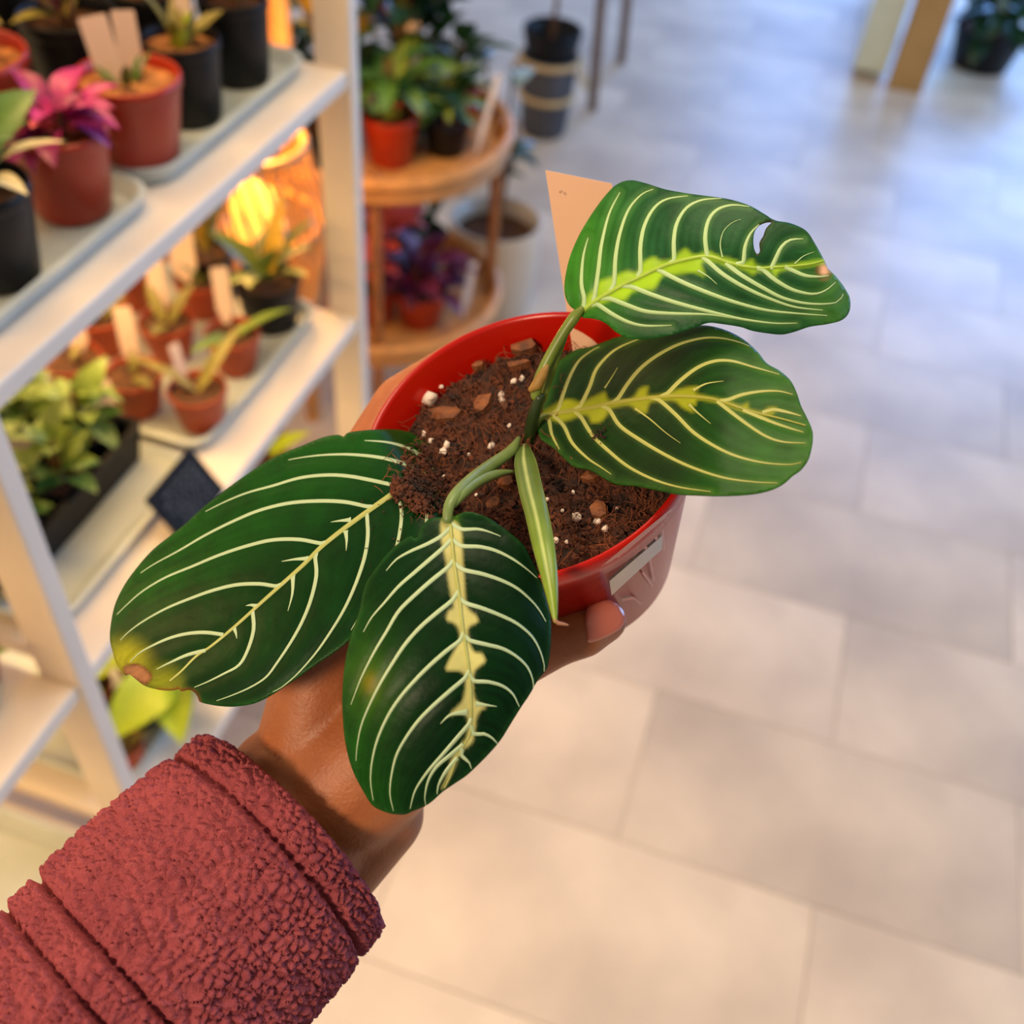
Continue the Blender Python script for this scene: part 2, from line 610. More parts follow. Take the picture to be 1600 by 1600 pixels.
plant('black pot with a small yellow green plant beside the red bark pot', (-0.585, 0.872, ZT1), 0.038, 0.031, 0.080, 'black_plastic', 'bark_mix',
      [('leaf_olive', 5, 0.05, 0.3, 0.2, 0.4, 40, 80, 0.01, 0.012), ('leaf_lime', 2, 0.03, 0.7, 0.2, 0.3, 30, 60, 0.01, 0.015)], seed=5)
plant('tall black pot at the far end of the top shelf', (-0.585, 0.975, ZT1), 0.037, 0.031, 0.086, 'black_plastic', 'dark_soil',
      [('leaf_olive', 7, 0.06, 0.3, 0.2, 0.5, 30, 80, 0.03, 0.015)], seed=6)
plant('black pot with brown speckled leaves behind the red bark pot', (-0.675, 0.83, ZT1), 0.045, 0.036, 0.100, 'black_plastic', 'dark_soil',
      [('leaf_olive', 9, 0.07, 0.3, 0.2, 0.6, 25, 80, 0.03, 0.02), ('leaf_purple', 3, 0.06, 0.3, 0.2, 0.6, 25, 80, 0.03, 0.02)], seed=7)
plant('black pot with dusky red pitchers at the back of the top shelf', (-0.655, 0.935, ZT1), 0.042, 0.034, 0.095, 'black_plastic', 'dark_soil',
      [('leaf_purple', 6, 0.07, 0.25, 0.3, 0.3, 45, 85, 0.03, 0.02), ('leaf_olive', 5, 0.06, 0.35, 0.2, 0.5, 20, 70, 0.03, 0.02)], seed=8)
plant('black pot with green foliage in the rear row of the top shelf', (-0.79, 0.86, ZT1), 0.05, 0.04, 0.105, 'black_plastic', 'dark_soil',
      [('leaf_green', 12, 0.07, 0.4, 0.2, 0.6, 20, 80, 0.04, 0.03)], seed=9)
plant('black pot with brownish foliage in the rear row beside the far post', (-0.76, 0.99, ZT1), 0.045, 0.036, 0.1, 'black_plastic', 'dark_soil',
      [('leaf_olive', 10, 0.07, 0.4, 0.2, 0.6, 20, 80, 0.04, 0.03)], seed=10)
ptag('wide blank cardboard tag standing in the red bark pot', (-0.580, 0.785, ZT1 + 0.064), 0.020, 0.066, 0.62, -0.12)
ptag('narrow blank tag beside the wide one in the red bark pot', (-0.592, 0.772, ZT1 + 0.064), 0.024, 0.064, 0.7, -0.16, tilt=-0.12)
ptag('lilac tinted tag standing in the magenta leaved pot', (-0.625, 0.640, ZT1 + 0.068), 0.022, 0.075, 0.75, -0.25)
ptag('pinkish tag in the black pot of yellow green leaves', (-0.585, 0.885, ZT1 + 0.066), 0.014, 0.075, 0.6, -0.15)
ptag('dull tag in the pot with the yellowing strap leaf', (-0.69, 0.735, ZT1 + 0.088), 0.018, 0.09, 0.7, -0.1)

# --- middle shelf: small terracotta pots
small = [
    ('small terracotta pot at the rounded front corner of the pale tray', -0.575, 0.785, 'leaf_olive', 2, 0.11, 0.16, 21),
    ('small terracotta pot with a tag, second in from the tray corner', -0.655, 0.780, 'leaf_olive', 2, 0.04, 0.3, 22),
    ('small terracotta pot at the back beside the leafy rosettes', -0.735, 0.778, 'leaf_olive', 2, 0.04, 0.3, 23),
    ('small terracotta pot with white sticker in front of the black pot', -0.590, 0.895, 'leaf_pale', 2, 0.08, 0.2, 24),
    ('small terracotta pot in the middle of the pale tray', -0.675, 0.885, 'leaf_olive', 3, 0.07, 0.25, 25),
    ('small terracotta pot at the tray back under the upper shelf', -0.755, 0.865, 'leaf_olive', 3, 0.05, 0.3, 26),
    ('small terracotta pot beside the black pot at the tray end', -0.685, 0.985, 'leaf_pale', 4, 0.06, 0.3, 27),
    ('small terracotta pot in the far back corner of the tray', -0.78, 0.96, 'leaf_olive', 4, 0.07, 0.3, 28),
]
for lb, x, y, m, c, ln, w, sd in small:
    plant(lb, (x, y, ZT2), 0.034, 0.024, 0.056, 'terracotta', 'dark_soil', [(m, c, ln, w, 0.2, 0.4, 20, 60, 0.0, 0.006)], seed=sd,
          group='small terracotta pots on the middle shelf')
plant('black pot of pale yellow green leaves at the far end of the middle shelf', (-0.595, 1.0, ZT2), 0.042, 0.034, 0.07, 'black_plastic', 'dark_soil',
      [('leaf_pale', 9, 0.08, 0.35, 0.2, 0.6, 20, 75, 0.02, 0.02), ('leaf_yellow', 2, 0.12, 0.2, 0.2, 0.2, 60, 80, 0.02, 0.01)], seed=31)
plant('black pot with tall olive blades behind the small terracotta pots', (-0.70, 1.03, ZT2), 0.034, 0.03, 0.065, 'black_plastic', 'dark_soil',
      [('leaf_olive', 5, 0.15, 0.16, 0.2, 0.3, 55, 85, 0.02, 0.01), ('leaf_yellow', 3, 0.09, 0.3, 0.2, 0.3, 50, 80, 0.02, 0.01)], seed=32)
for lb, p, w, h, az, ln in (
        ('long pale tag leaning in the second small terracotta pot', (-0.668, 0.800, ZT2 + 0.045), 0.020, 0.075, 0.6, -0.25),
        ('pale tag in the middle small terracotta pot', (-0.690, 0.900, ZT2 + 0.045), 0.020, 0.075, 0.6, -0.3),
        ('pale tag in the stickered small terracotta pot', (-0.608, 0.915, ZT2 + 0.045), 0.020, 0.075, 0.6, -0.3),
        ('broad pinkish tag beyond the middle terracotta pot', (-0.70, 0.975, ZT2 + 0.045), 0.030, 0.070, 0.5, -0.4),
        ('pinkish tag in the rear terracotta pot by the rosettes', (-0.735, 0.795, ZT2 + 0.045), 0.022, 0.06, 0.6, -0.3),
        ('lilac tag between the front two small terracotta pots', (-0.60, 0.80, ZT2 + 0.045), 0.014, 0.05, 1.2, -0.2)):
    ptag(lb, p, w, h, az, ln)

# --- seed tray of rosettes
ros = [('back corner of the seed tray by the near post', -0.765, 0.53), ('rear middle of the seed tray', -0.76, 0.61), ('rear end of the seed tray by the terracotta pots', -0.745, 0.685),
       ('centre of the black seed tray', -0.695, 0.645), ('middle of the seed tray near the post', -0.70, 0.56), ('front of the seed tray beside the chalk sign', -0.65, 0.68),
       ('front corner of the seed tray by the near post', -0.64, 0.535), ('front middle of the black seed tray', -0.632, 0.605)]
for i, (w, x, y) in enumerate(ros):
    plant('pale green leafy rosette at the ' + w, (x, y, Z2 + 0.0145), 0.03, 0.024, 0.045, 'black_plastic', 'dark_soil',
          [('leaf_pale', 15, 0.052, 0.5, 0.15, 0.7, -5, 75, 0.055, 0.015), ('leaf_green', 5, 0.05, 0.45, 0.15, 0.6, 5, 60, 0.03, 0.012)],
          seed=40 + i, name='leafy_rosette', group='rosettes in the seed tray')
ptag('brownish tag standing among the rosettes', (-0.665, 0.60, Z2 + 0.05), 0.022, 0.05, 0.7, -0.3)
ptag('dusky tag at the seed tray end facing the terracotta pots', (-0.66, 0.715, Z2 + 0.045), 0.04, 0.04, 0.7, -0.5)


# chalk price sign on the shelf edge
def onx(px, py, x):
    v = RW @ np.array([(px - 800) / F, (800 - py) / F, -1.0])
    return CAM + v * ((x - CAM[0]) / v[0])


sg = empty('chalk_sign', (-0.52, 0.66, Z2), 'small black chalk price sign leaning on the middle shelf edge', 'sign')
q0, q1 = np.array([-0.535, 0.700, Z2 + 0.055]), np.array([-0.535, 0.612, Z2 + 0.055])
q2, q3 = np.array([-0.500, 0.612, Z2 + 0.003]), np.array([-0.500, 0.700, Z2 + 0.003])
nn = np.cross(q1 - q0, q3 - q0)
nn /= np.linalg.norm(nn)
if nn[0] < 0:
    nn = -nn
V = [q - nn * 0.003 for q in (q0, q1, q2, q3)] + [q for q in (q0, q1, q2, q3)]
bd = link('board', mesh('board', V, [(0, 1, 2, 3), (7, 6, 5, 4), (0, 4, 5, 1), (1, 5, 6, 2), (2, 6, 7, 3), (3, 7, 4, 0)], 'slate_board', False), sg, True)
rng = random.Random(5)
for r in range(5):
    v0 = 0.18 + r * 0.15
    x = 0.14
    while x < 0.8:
        ww = rng.uniform(0.04, 0.12)
        A = [(x, v0), (x + ww, v0 + rng.uniform(-0.02, 0.02)), (x + ww, v0 + 0.06), (x, v0 + 0.06)]
        P4 = [q0 + (q1 - q0) * a + (q3 - q0) * b + nn * 0.0006 for a, b in A]
        link('chalk_mark', mesh('chalk_mark', P4, [(0, 1, 2, 3)], 'chalk', False), sg, True)
        x += ww + 0.05

# --- bottom shelf and the next bay
plant('lime leaved plant in a small pot on the bottom shelf', (-0.66, 0.565, ZT3), 0.032, 0.025, 0.05, 'terracotta', 'dark_soil',
      [('leaf_lime', 9, 0.06, 0.55, 0.15, 0.5, 10, 60, 0.02, 0.01)], seed=51)
plant('orange pot of bark on the bottom shelf behind the leaf tip', (-0.640, 0.640, ZT3), 0.034, 0.026, 0.05, 'terracotta', 'bark_mix', [], seed=52)
plant('small black pot on the bottom shelf behind the leaf tip', (-0.598, 0.568, ZT3), 0.028, 0.024, 0.05, 'black_plastic', 'dark_soil', [], seed=53)
plant('broad bright lime leaved plant on the bottom shelf by the sleeve', (-0.575, 0.625, ZT3), 0.028, 0.022, 0.042, 'black_plastic', 'dark_soil',
      [('leaf_lime', 6, 0.12, 0.5, 0.15, 0.7, 15, 50, 0.03, 0.008)], seed=56)
plant('tiny reddish pot on the bottom shelf against the near post', (-0.575, 0.515, ZT3), 0.022, 0.018, 0.04, 'terracotta', 'dark_soil', [('leaf_olive', 3, 0.03, 0.4, 0.2, 0.4, 20, 60, 0, 0.005)], seed=55)
plant('narrow lime green plant at the far end of the bottom shelf', (-0.655, 1.02, ZT3), 0.035, 0.028, 0.06, 'black_plastic', 'dark_soil',
      [('leaf_lime', 8, 0.09, 0.3, 0.15, 0.4, 40, 80, 0.03, 0.015)], seed=57)
for i, (lb, x, y, z) in enumerate((
        ('orange potted seedling at the front of the tray beyond the near post', -0.582, 0.31, ZT2), ('orange potted seedling at the back of the tray beyond the near post', -0.66, 0.36, ZT2),
        ('orange potted seedling hard against the near post', -0.582, 0.381, ZT2))):
    plant(lb, (x, y, z), 0.034, 0.025, 0.05, 'terracotta', 'bark_mix', [('leaf_pale', 4, 0.05, 0.35, 0.2, 0.5, 20, 60, 0.01, 0.008)], seed=60 + i, group='seedlings beyond the near post')
plant('green leaved plant in a black pot at the picture edge on the middle shelf', (-0.70, 0.445, Z2 + 0.0145), 0.035, 0.028, 0.06, 'black_plastic', 'dark_soil',
      [('leaf_green', 8, 0.06, 0.4, 0.2, 0.5, 20, 70, 0.03, 0.01)], seed=66)

# ------------------------------------------------------------------ rattan stand beyond the shelf
SX, SY = -0.735, 1.70
st = empty('rattan_stand', (SX, SY, 0), 'round two tier rattan plant stand beyond the white shelf', 'plant stand')


def ring_vf(R, r, z, n=40, m=8):
    V, Fc = [], []
    for i in range(n):
        a = 2 * math.pi * i / n
        for j in range(m):
            b = 2 * math.pi * j / m
            V.append(((R + r * math.cos(b)) * math.cos(a), (R + r * math.cos(b)) * math.sin(a), z + r * math.sin(b)))
    for i in range(n):
        for j in range(m):
            Fc.append((i * m + j, ((i + 1) % n) * m + j, ((i + 1) % n) * m + (j + 1) % m, i * m + (j + 1) % m))
    return V, Fc


for zt in (0.55, 0.20):
    R = 0.235
    for k, (rr, zz) in enumerate(((0.012, zt + 0.024), (0.008, zt + 0.008), (0.009, zt - 0.006))):
        v, f = ring_vf(R + (0.004 if k == 0 else 0), rr, zz)
        link('rattan_hoop', mesh('rattan_hoop', v, f, 'rattan'), st)
    v, f = lathe_vf([(0.001, zt - 0.004), (R, zt - 0.004), (R, zt + 0.004), (0.001, zt + 0.004)], 40)
    link('tray_floor', mesh('tray_floor', v, f, 'rattan', False), st)
for k in range(4):
    a = math.radians(20 + 90 * k)
    x, y = 0.222 * math.cos(a), 0.222 * math.sin(a)
    v, f = tube_vf([(x * 1.05, y * 1.05, 0.006), (x, y, 0.30), (x, y, 0.58)], [0.012, 0.011, 0.011], 8)
    link('leg', mesh('leg', v, f, 'rattan_dark'), st)
Zu, Zl = 0.5545, 0.2045
plant('red pot with cream striped leaves at the front of the rattan stand', (SX + 0.06, SY - 0.10, Zu), 0.05, 0.038, 0.09, 'red_plastic', 'dark_soil',
      [('leaf_green', 16, 0.10, 0.4, 0.2, 0.7, -10, 80, 0.10, 0.03), ('leaf_pale', 9, 0.10, 0.4, 0.2, 0.8, 10, 70, 0.07, 0.03)], seed=71)
plant('dark pot with red veined leaves at the middle of the rattan stand', (SX + 0.03, SY + 0.03, Zu), 0.06, 0.045, 0.11, 'black_plastic', 'dark_soil',
      [('leaf_dark', 22, 0.12, 0.5, 0.2, 0.6, 0, 80, 0.20, 0.05), ('leaf_yellow', 4, 0.09, 0.5, 0.2, 0.4, 20, 80, 0.18, 0.04), ('leaf_purple', 5, 0.09, 0.4, 0.2, 0.5, 20, 80, 0.12, 0.03)], seed=72)
plant('tall leafy croton with yellow patches behind the white post', (SX - 0.08, SY - 0.06, Zu), 0.055, 0.042, 0.10, 'black_plastic', 'dark_soil',
      [('leaf_green', 18, 0.12, 0.5, 0.2, 0.6, 0, 80, 0.22, 0.05), ('leaf_yellow', 11, 0.10, 0.55, 0.2, 0.5, 20, 80, 0.2, 0.04)], seed=73)
plant('red pot with dark green leaves at the side of the rattan stand', (SX - 0.15, SY - 0.05, Zu), 0.045, 0.034, 0.085, 'red_plastic', 'dark_soil',
      [('leaf_dark', 14, 0.09, 0.5, 0.2, 0.7, 0, 70, 0.08, 0.02)], seed=74)
plant('small pot of pale tipped leaves at the rear of the rattan stand', (SX + 0.12, SY + 0.08, Zu), 0.04, 0.03, 0.08, 'red_plastic', 'dark_soil',
      [('leaf_dark', 14, 0.09, 0.45, 0.2, 0.7, 0, 70, 0.10, 0.03), ('leaf_grey', 5, 0.09, 0.35, 0.2, 0.7, 10, 60, 0.06, 0.02)], seed=75)
ptag('beige tag standing among the rattan stand plants', (SX + 0.07, SY - 0.02, Zu + 0.10), 0.024, 0.11, 0.4, -0.15)
ptag('long white tag leaning out over the rattan stand rim', (SX + 0.195, SY - 0.03, Zu + 0.006), 0.011, 0.15, 0.5, -0.1, 'white_tag', tilt=0.25)
plant('purple leaved plant in a red pot on the lower rattan tier', (SX + 0.11, SY - 0.07, Zl), 0.055, 0.04, 0.08, 'red_plastic', 'dark_soil',
      [('leaf_purple', 26, 0.085, 0.5, 0.25, 0.8, 5, 85, 0.07, 0.05), ('leaf_magenta', 5, 0.06, 0.5, 0.2, 0.6, 20, 80, 0.08, 0.04)], seed=81)
plant('coral pink leaved plant on the lower rattan tier', (SX + 0.02, SY - 0.10, Zl), 0.05, 0.038, 0.08, 'red_plastic', 'dark_soil',
      [('leaf_pink', 26, 0.075, 0.6, 0.2, 0.6, 5, 85, 0.15, 0.05)], seed=82)
plant('glossy dark green plant at the back of the lower rattan tier', (SX + 0.03, SY + 0.07, Zl), 0.055, 0.042, 0.09, 'black_plastic', 'dark_soil',
      [('leaf_dark', 30, 0.075, 0.6, 0.2, 0.5, 5, 85, 0.15, 0.06), ('leaf_grey', 5, 0.05, 0.6, 0.2, 0.5, 20, 80, 0.16, 0.06)], seed=83)
plant('cream variegated trailing plant at the window side of the upper rattan tier', (SX + 0.135, SY - 0.02, Zu), 0.042, 0.034, 0.06, 'black_plastic', 'dark_soil',
      [('leaf_pale', 12, 0.08, 0.4, 0.2, 0.8, -10, 70, 0.06, 0.02), ('leaf_dark', 10, 0.09, 0.45, 0.2, 0.8, -10, 70, 0.08, 0.02)], seed=86)
plant('dark bushy plant at the far rim of the upper rattan tier', (SX + 0.0, SY + 0.15, Zu), 0.05, 0.04, 0.09, 'black_plastic', 'dark_soil',
      [('leaf_dark', 18, 0.11, 0.5, 0.2, 0.6, 0, 80, 0.22, 0.05), ('leaf_green', 8, 0.10, 0.5, 0.2, 0.6, 0, 80, 0.2, 0.05)], seed=84)
plant('low dark leaved plant at the near rim of the upper rattan tier', (SX - 0.045, SY - 0.165, Zu), 0.04, 0.03, 0.07, 'black_plastic', 'dark_soil',
      [('leaf_dark', 16, 0.09, 0.45, 0.2, 0.7, -10, 70, 0.10, 0.03)], seed=85)
ptag('clear white tag by the purple leaved plant', (SX + 0.19, SY - 0.04, Zl + 0.006), 0.016, 0.13, 0.5, -0.1, 'white_tag', tilt=0.15)

# warm wicker lantern behind the shelf end
wp = U(400, 345, 1.60)
wl_e = empty('wicker_lantern', (wp[0], wp[1], wp[2] - 0.13), 'glowing orange wicker standing lantern beyond the shelf', 'lamp')
for zz, R in ((0.0, 0.085), (0.13, 0.10), (0.26, 0.085)):
    v, f = ring_vf(R, 0.007, zz, 24, 6)
    link('hoop', mesh('hoop', v, f, 'rattan'), wl_e)
sv, sf = tube_vf([(0.087, 0, 0.0), (0.099, 0.018, 0.07), (0.101, 0.03, 0.13), (0.099, 0.018, 0.19), (0.087, 0, 0.26)], [0.0035] * 5, 5)
sme = mesh('wicker_strand', sv, sf, 'rattan')
for k in range(28):
    o = link('wicker_strand', sme, wl_e)
    o.rotation_euler = (0, 0, 2 * math.pi * k / 28)
v, f = tube_vf([(0, 0, 0.012 - float(wp[2] - 0.13)), (0, 0, 0.05)], [0.010, 0.010], 8, False)
link('stand_pole', mesh('stand_pole', v, f, 'rattan_dark'), wl_e)
v, f = lathe_vf([(0.001, 0.001 - float(wp[2] - 0.13)), (0.09, 0.001 - float(wp[2] - 0.13)), (0.085, 0.016 - float(wp[2] - 0.13)), (0.001, 0.018 - float(wp[2] - 0.13))], 20)
link('stand_base', mesh('stand_base', v, f, 'rattan_dark'), wl_e)
v, f = lathe_vf([(0.001, 0.05), (0.03, 0.07), (0.045, 0.12), (0.03, 0.18), (0.001, 0.2)], 16)
link('bulb', mesh('bulb', v, f, 'glow_bulb'), wl_e)
pl = bpy.data.lights.new('lantern_light', 'POINT')
pl.energy = 5.5
pl.color = (1.0, 0.50, 0.12)
pl.shadow_soft_size = 0.05
po = bpy.data.objects.new('lantern_light', pl)
po.location = (wp[0] + 0.02, wp[1] - 0.02, wp[2] + 0.17)
C.objects.link(po)
bp_ = U(462, 300, 1.80)
st2 = empty('bamboo_frame', (bp_[0], bp_[1], 0), 'orange lit bamboo pole frame seen through the white shelf', 'frame')
for dx, dy in ((-0.24, -0.10), (0.0, 0.0)):
    v, f = tube_vf([(dx, dy, 0.0), (dx, dy, 0.6), (dx, dy, 1.3)], [0.015, 0.015, 0.014], 10)
    link('pole', mesh('pole', v, f, 'rattan'), st2)
for zz in (0.22, 0.48, 0.98):
    v, f = tube_vf([(-0.25, -0.104, zz), (0.01, 0.004, zz)], [0.009, 0.009], 8)
    link('rail', mesh('rail', v, f, 'rattan'), st2)
cv, cf = tube_vf([(0, 0, 0.22), (0, 0, 0.98)], [0.0048, 0.0048], 6)
cane = mesh('cane', cv, cf, 'rattan')
for k in range(1, 15):
    o = link('cane', cane, st2)
    o.location = (-0.24 * k / 15, -0.10 * k / 15 + 0.003 * (k % 2), 0)

# ------------------------------------------------------------------ floor standing planters
p = onz(766, 478, 0)
e = empty('floor_planter', (p[0], p[1], 0.0), 'round cream floor planter holding a thin stemmed grey green plant', 'planter')
v, f = lathe_vf([(0.001, 0.0), (0.082, 0.0), (0.09, 0.01), (0.103, 0.12), (0.108, 0.235), (0.106, 0.24), (0.098, 0.238), (0.094, 0.19)], 36)
link('pot', mesh('pot', v, f, 'cream_glaze'), e)
v, f = lathe_vf([(0.001, 0.198), (0.05, 0.2), (0.096, 0.196)], 24)
link('soil', mesh('soil', v, f, 'dark_soil'), e)
rng = random.Random(4)
for k in range(5):
    a = rng.uniform(0, 6.28)
    r1 = rng.uniform(0.03, 0.09)
    top = rng.uniform(0.3, 0.5)
    v, f = tube_vf([(0.01 * math.cos(a), 0.01 * math.sin(a), 0.19), (r1 * 0.5 * math.cos(a), r1 * 0.5 * math.sin(a), 0.19 + top * 0.5), (r1 * math.cos(a), r1 * math.sin(a), 0.19 + top)], [0.004, 0.004, 0.003], 6)
    link('stem', mesh('stem', v, f, 'stem_brown'), e)
    for q in range(5):
        o = link('leaf', leaf_data('leaf_grey' if q % 2 else 'leaf_dark', 0.35, 0.15, 0.7), e)
        u = rng.uniform(0.4, 1.0)
        L = rng.uniform(0.08, 0.13)
        o.matrix_basis = (Matrix.Translation((r1 * u * math.cos(a), r1 * u * math.sin(a), 0.19 + top * u)) @ Matrix.Rotation(rng.uniform(0, 6.28), 4, 'Z')
                          @ Matrix.Rotation(-rng.uniform(-0.2, 0.9), 4, 'Y') @ Matrix.Diagonal((L, L, L, 1)))

p = onz(848, 205, 0)
e = empty('rope_basket', (p[0], p[1], 0.0), 'grey woven basket with pale rope bands and handles holding a black pot', 'basket')
v, f = lathe_vf([(0.001, 0.0), (0.062, 0.0), (0.068, 0.01), (0.078, 0.12), (0.086, 0.235), (0.082, 0.238), (0.076, 0.2)], 32)
link('basket_body', mesh('basket_body', v, f, 'grey_weave'), e)
for zz, R in ((0.225, 0.087), (0.12, 0.0795)):
    v, f = ring_vf(R, 0.009, zz, 32, 6)
    link('rope_band', mesh('rope_band', v, f, 'rope'), e)
for s in (-1, 1):
    v, f = tube_vf([(s * 0.088, -0.03, 0.22), (s * 0.115, -0.02, 0.17), (s * 0.118, 0.02, 0.15), (s * 0.088, 0.04, 0.22)], [0.005] * 4, 6)
    link('handle', mesh('handle', v, f, 'rope'), e)
v, f = lathe_vf([(0.06, 0.15), (0.072, 0.235), (0.088, 0.31), (0.085, 0.313), (0.079, 0.3), (0.07, 0.27), (0.001, 0.27)], 32)
link('inner_pot', mesh('inner_pot', v, f, 'black_plastic'), e)
v, f = tube_vf([(0.0, 0, 0.27), (0.005, 0.0, 0.45), (0.02, 0.02, 0.8)], [0.008, 0.007, 0.006], 8)
link('trunk', mesh('trunk', v, f, 'stem_brown'), e)
for k in range(9):
    rg = random.Random(k)
    o = link('leaf', leaf_data('leaf_grey', 0.22, 0.1, 0.9), e)
    o.matrix_basis = Matrix.Translation((0.02, 0.02, 0.55 + 0.03 * k)) @ Matrix.Rotation(2.4 * k, 4, 'Z') @ Matrix.Rotation(-rg.uniform(-0.6, 0.6), 4, 'Y') @ Matrix.Diagonal((0.26, 0.26, 0.26, 1))

# chalkboard easel
p = onz(925, 172, 0)
p2 = onz(970, 98, 0)
e = empty('easel_sign', (p[0], p[1], 0.0), 'wooden legged chalkboard easel standing on the floor', 'easel')
dv = np.array([p2[0] - p[0], p2[1] - p[1], 0])
for b in ((0, 0, 0), tuple(dv)):
    v, f = tube_vf([(b[0], b[1], 0.0), (b[0] - 0.05, b[1] + 0.02, 0.9)], [0.016, 0.016], 4, False)
    link('leg', mesh('leg', v, f, 'wood_leg', False), e)
k0 = np.array([0.0, 0.0, 0.33])
dn = np.array([dv[1], -dv[0], 0]) / np.linalg.norm(dv) * 0.008
P4 = [k0 + np.array([-0.02, 0.008, 0]), k0 + dv + np.array([-0.02, 0.008, 0]), k0 + dv + np.array([-0.05, 0.02, 0.55]), k0 + np.array([-0.05, 0.02, 0.55])]
V = [q - dn for q in P4] + [q + dn for q in P4]
link('board', mesh('board', V, [(0, 1, 2, 3), (7, 6, 5, 4), (0, 4, 5, 1), (1, 5, 6, 2), (2, 6, 7, 3), (3, 7, 4, 0)], 'slate_board', False), e)

# wooden display post and the plants by the window
p = onz(1412, 138, 0)
e = empty('display_stand', (p[0], p[1], 0.0), 'tan wooden post with a pale panel standing on the floor by the window', 'display stand')
o = box('post', -0.06, 0.06, -0.03, 0.05, 0.0, 1.6, 'wood_post', e, 0.004)
o = box('pale_panel', -0.19, -0.075, 0.03, 0.9, 0.02, 1.2, 'clear_panel', e, 0.004)
p = onz(1528, 116, 0)
plant('big black pot of dark leafy plants on the floor behind the wooden post', (p[0], p[1] + 0.08, 0.001), 0.13, 0.10, 0.14, 'black_plastic', 'dark_soil',
      [('leaf_dark', 50, 0.15, 0.5, 0.2, 0.8, -35, 80, 0.22, 0.10), ('leaf_grey', 5, 0.08, 0.6, 0.2, 0.6, 20, 80, 0.2, 0.1)], seed=91)
plant('squat dark pot with a red flowered plant behind the big black pot', (p[0] + 0.02, p[1] + 0.52, 0.001), 0.10, 0.08, 0.14, 'black_plastic', 'dark_soil',
      [('leaf_dark', 26, 0.13, 0.5, 0.2, 0.7, -15, 85, 0.24, 0.07), ('leaf_pink', 4, 0.08, 0.3, 0.2, 0.6, 20, 80, 0.2, 0.1)], seed=92)
# ================================================================== the plant in the hand
PR = 0.06                                     # rim radius
d0 = 0.35434733
c_cam = np.array([(821.5176 - 800) / F * d0, (800 - 678.2199) / F * d0, -d0])
n_cam = np.array([-0.23222469, 0.57234312, 0.78644456])
a_cam = np.array([0.9417, 0.3364, 0.0])
a_cam -= n_cam * (n_cam @ a_cam)
a_cam /= np.linalg.norm(a_cam)
b_cam = np.cross(a_cam, n_cam)
PC, PN, PA, PB = CAM + RW @ c_cam, RW @ n_cam, RW @ a_cam, RW @ b_cam
PH, PRB = 0.082, 0.041


def PR_at(h):
    return PR + h * (PR - PRB) / PH


def PP(deg, h, r):
    a = math.radians(deg)
    return PC + r * (math.cos(a) * PA + math.sin(a) * PB) + h * PN


def rim_d(px, py, h=0.0):
    """depth of the plane at height h above the rim plane, at a pixel"""
    r = np.array([(px - 800) / F, (800 - py) / F, -1.0])
    return ((n_cam @ c_cam) + h) / (n_cam @ r)


def pot_hit(px, py, off=0.0):
    r = RW @ np.array([(px - 800) / F, (800 - py) / F, -1.0])
    lo = None
    for t in np.linspace(0.27, 0.46, 1200):
        q = CAM + r * t - PC
        h = q @ PN
        if -PH - 0.01 < h < 0.001 and np.linalg.norm(q - h * PN) <= PR_at(h) + off:
            return CAM + r * t, t
    return CAM + r * 0.36, 0.36


plant_e = empty('potted_plant', PC - PN * PH, 'held plant in a red pot, dark green leaves with bold pale veins', 'plant')

# --- pot
def pot_ring(h, r, n=96):
    return [PP(360.0 * i / n, h, r) for i in range(n)]


prof = [(-PH, 0.001), (-PH, PRB - 0.003), (-PH + 0.0015, PRB - 0.0006), (-PH + 0.004, PR_at(-PH + 0.004)), (-0.0135, PR_at(-0.0135) - 0.0004),
        (-0.0125, PR_at(-0.012) + 0.0004), (-0.0015, PR - 0.0002), (0, PR - 0.0008), (0.0002, PR - 0.0016), (-0.0015, PR - 0.0026), (-0.0125, PR_at(-0.0125) - 0.0022), (-PH + 0.003, PRB - 0.0025), (-PH + 0.003, 0.001)]
V, Fc = [], []
nseg = 96
for h, r in prof:
    V += pot_ring(h, r, nseg)
for j in range(len(prof) - 1):
    for i in range(nseg):
        k = (i + 1) % nseg
        Fc.append((j * nseg + i, j * nseg + k, (j + 1) * nseg + k, (j + 1) * nseg + i))
pot = link('pot', mesh('pot', V, Fc, 'pot_red'), plant_e, True)


def on_pot(name, poly, m, off, step=8.0, parent=pot):
    """a flat patch wrapped on the outside of the pot; poly in pixels (a quad subdivided)"""
    A, B, Cc, D = [np.array(q, float) for q in poly]
    nu, nv = 12, 4
    V, Fc = [], []
    for i in range(nu + 1):
        for j in range(nv + 1):
            u, v = i / nu, j / nv
            q = (A * (1 - u) + B * u) * (1 - v) + (D * (1 - u) + Cc * u) * v
            pt, t = pot_hit(q[0], q[1], off)
            V.append(pt)
    for i in range(nu):
        for j in range(nv):
            a = i * (nv + 1) + j
            Fc.append((a, a + 1, a + nv + 2, a + nv + 1))
    return link(name, mesh(name, V, Fc, m), parent)


def z7(x, y):
    return (780 + x * 0.2, 780 + y * 0.2)


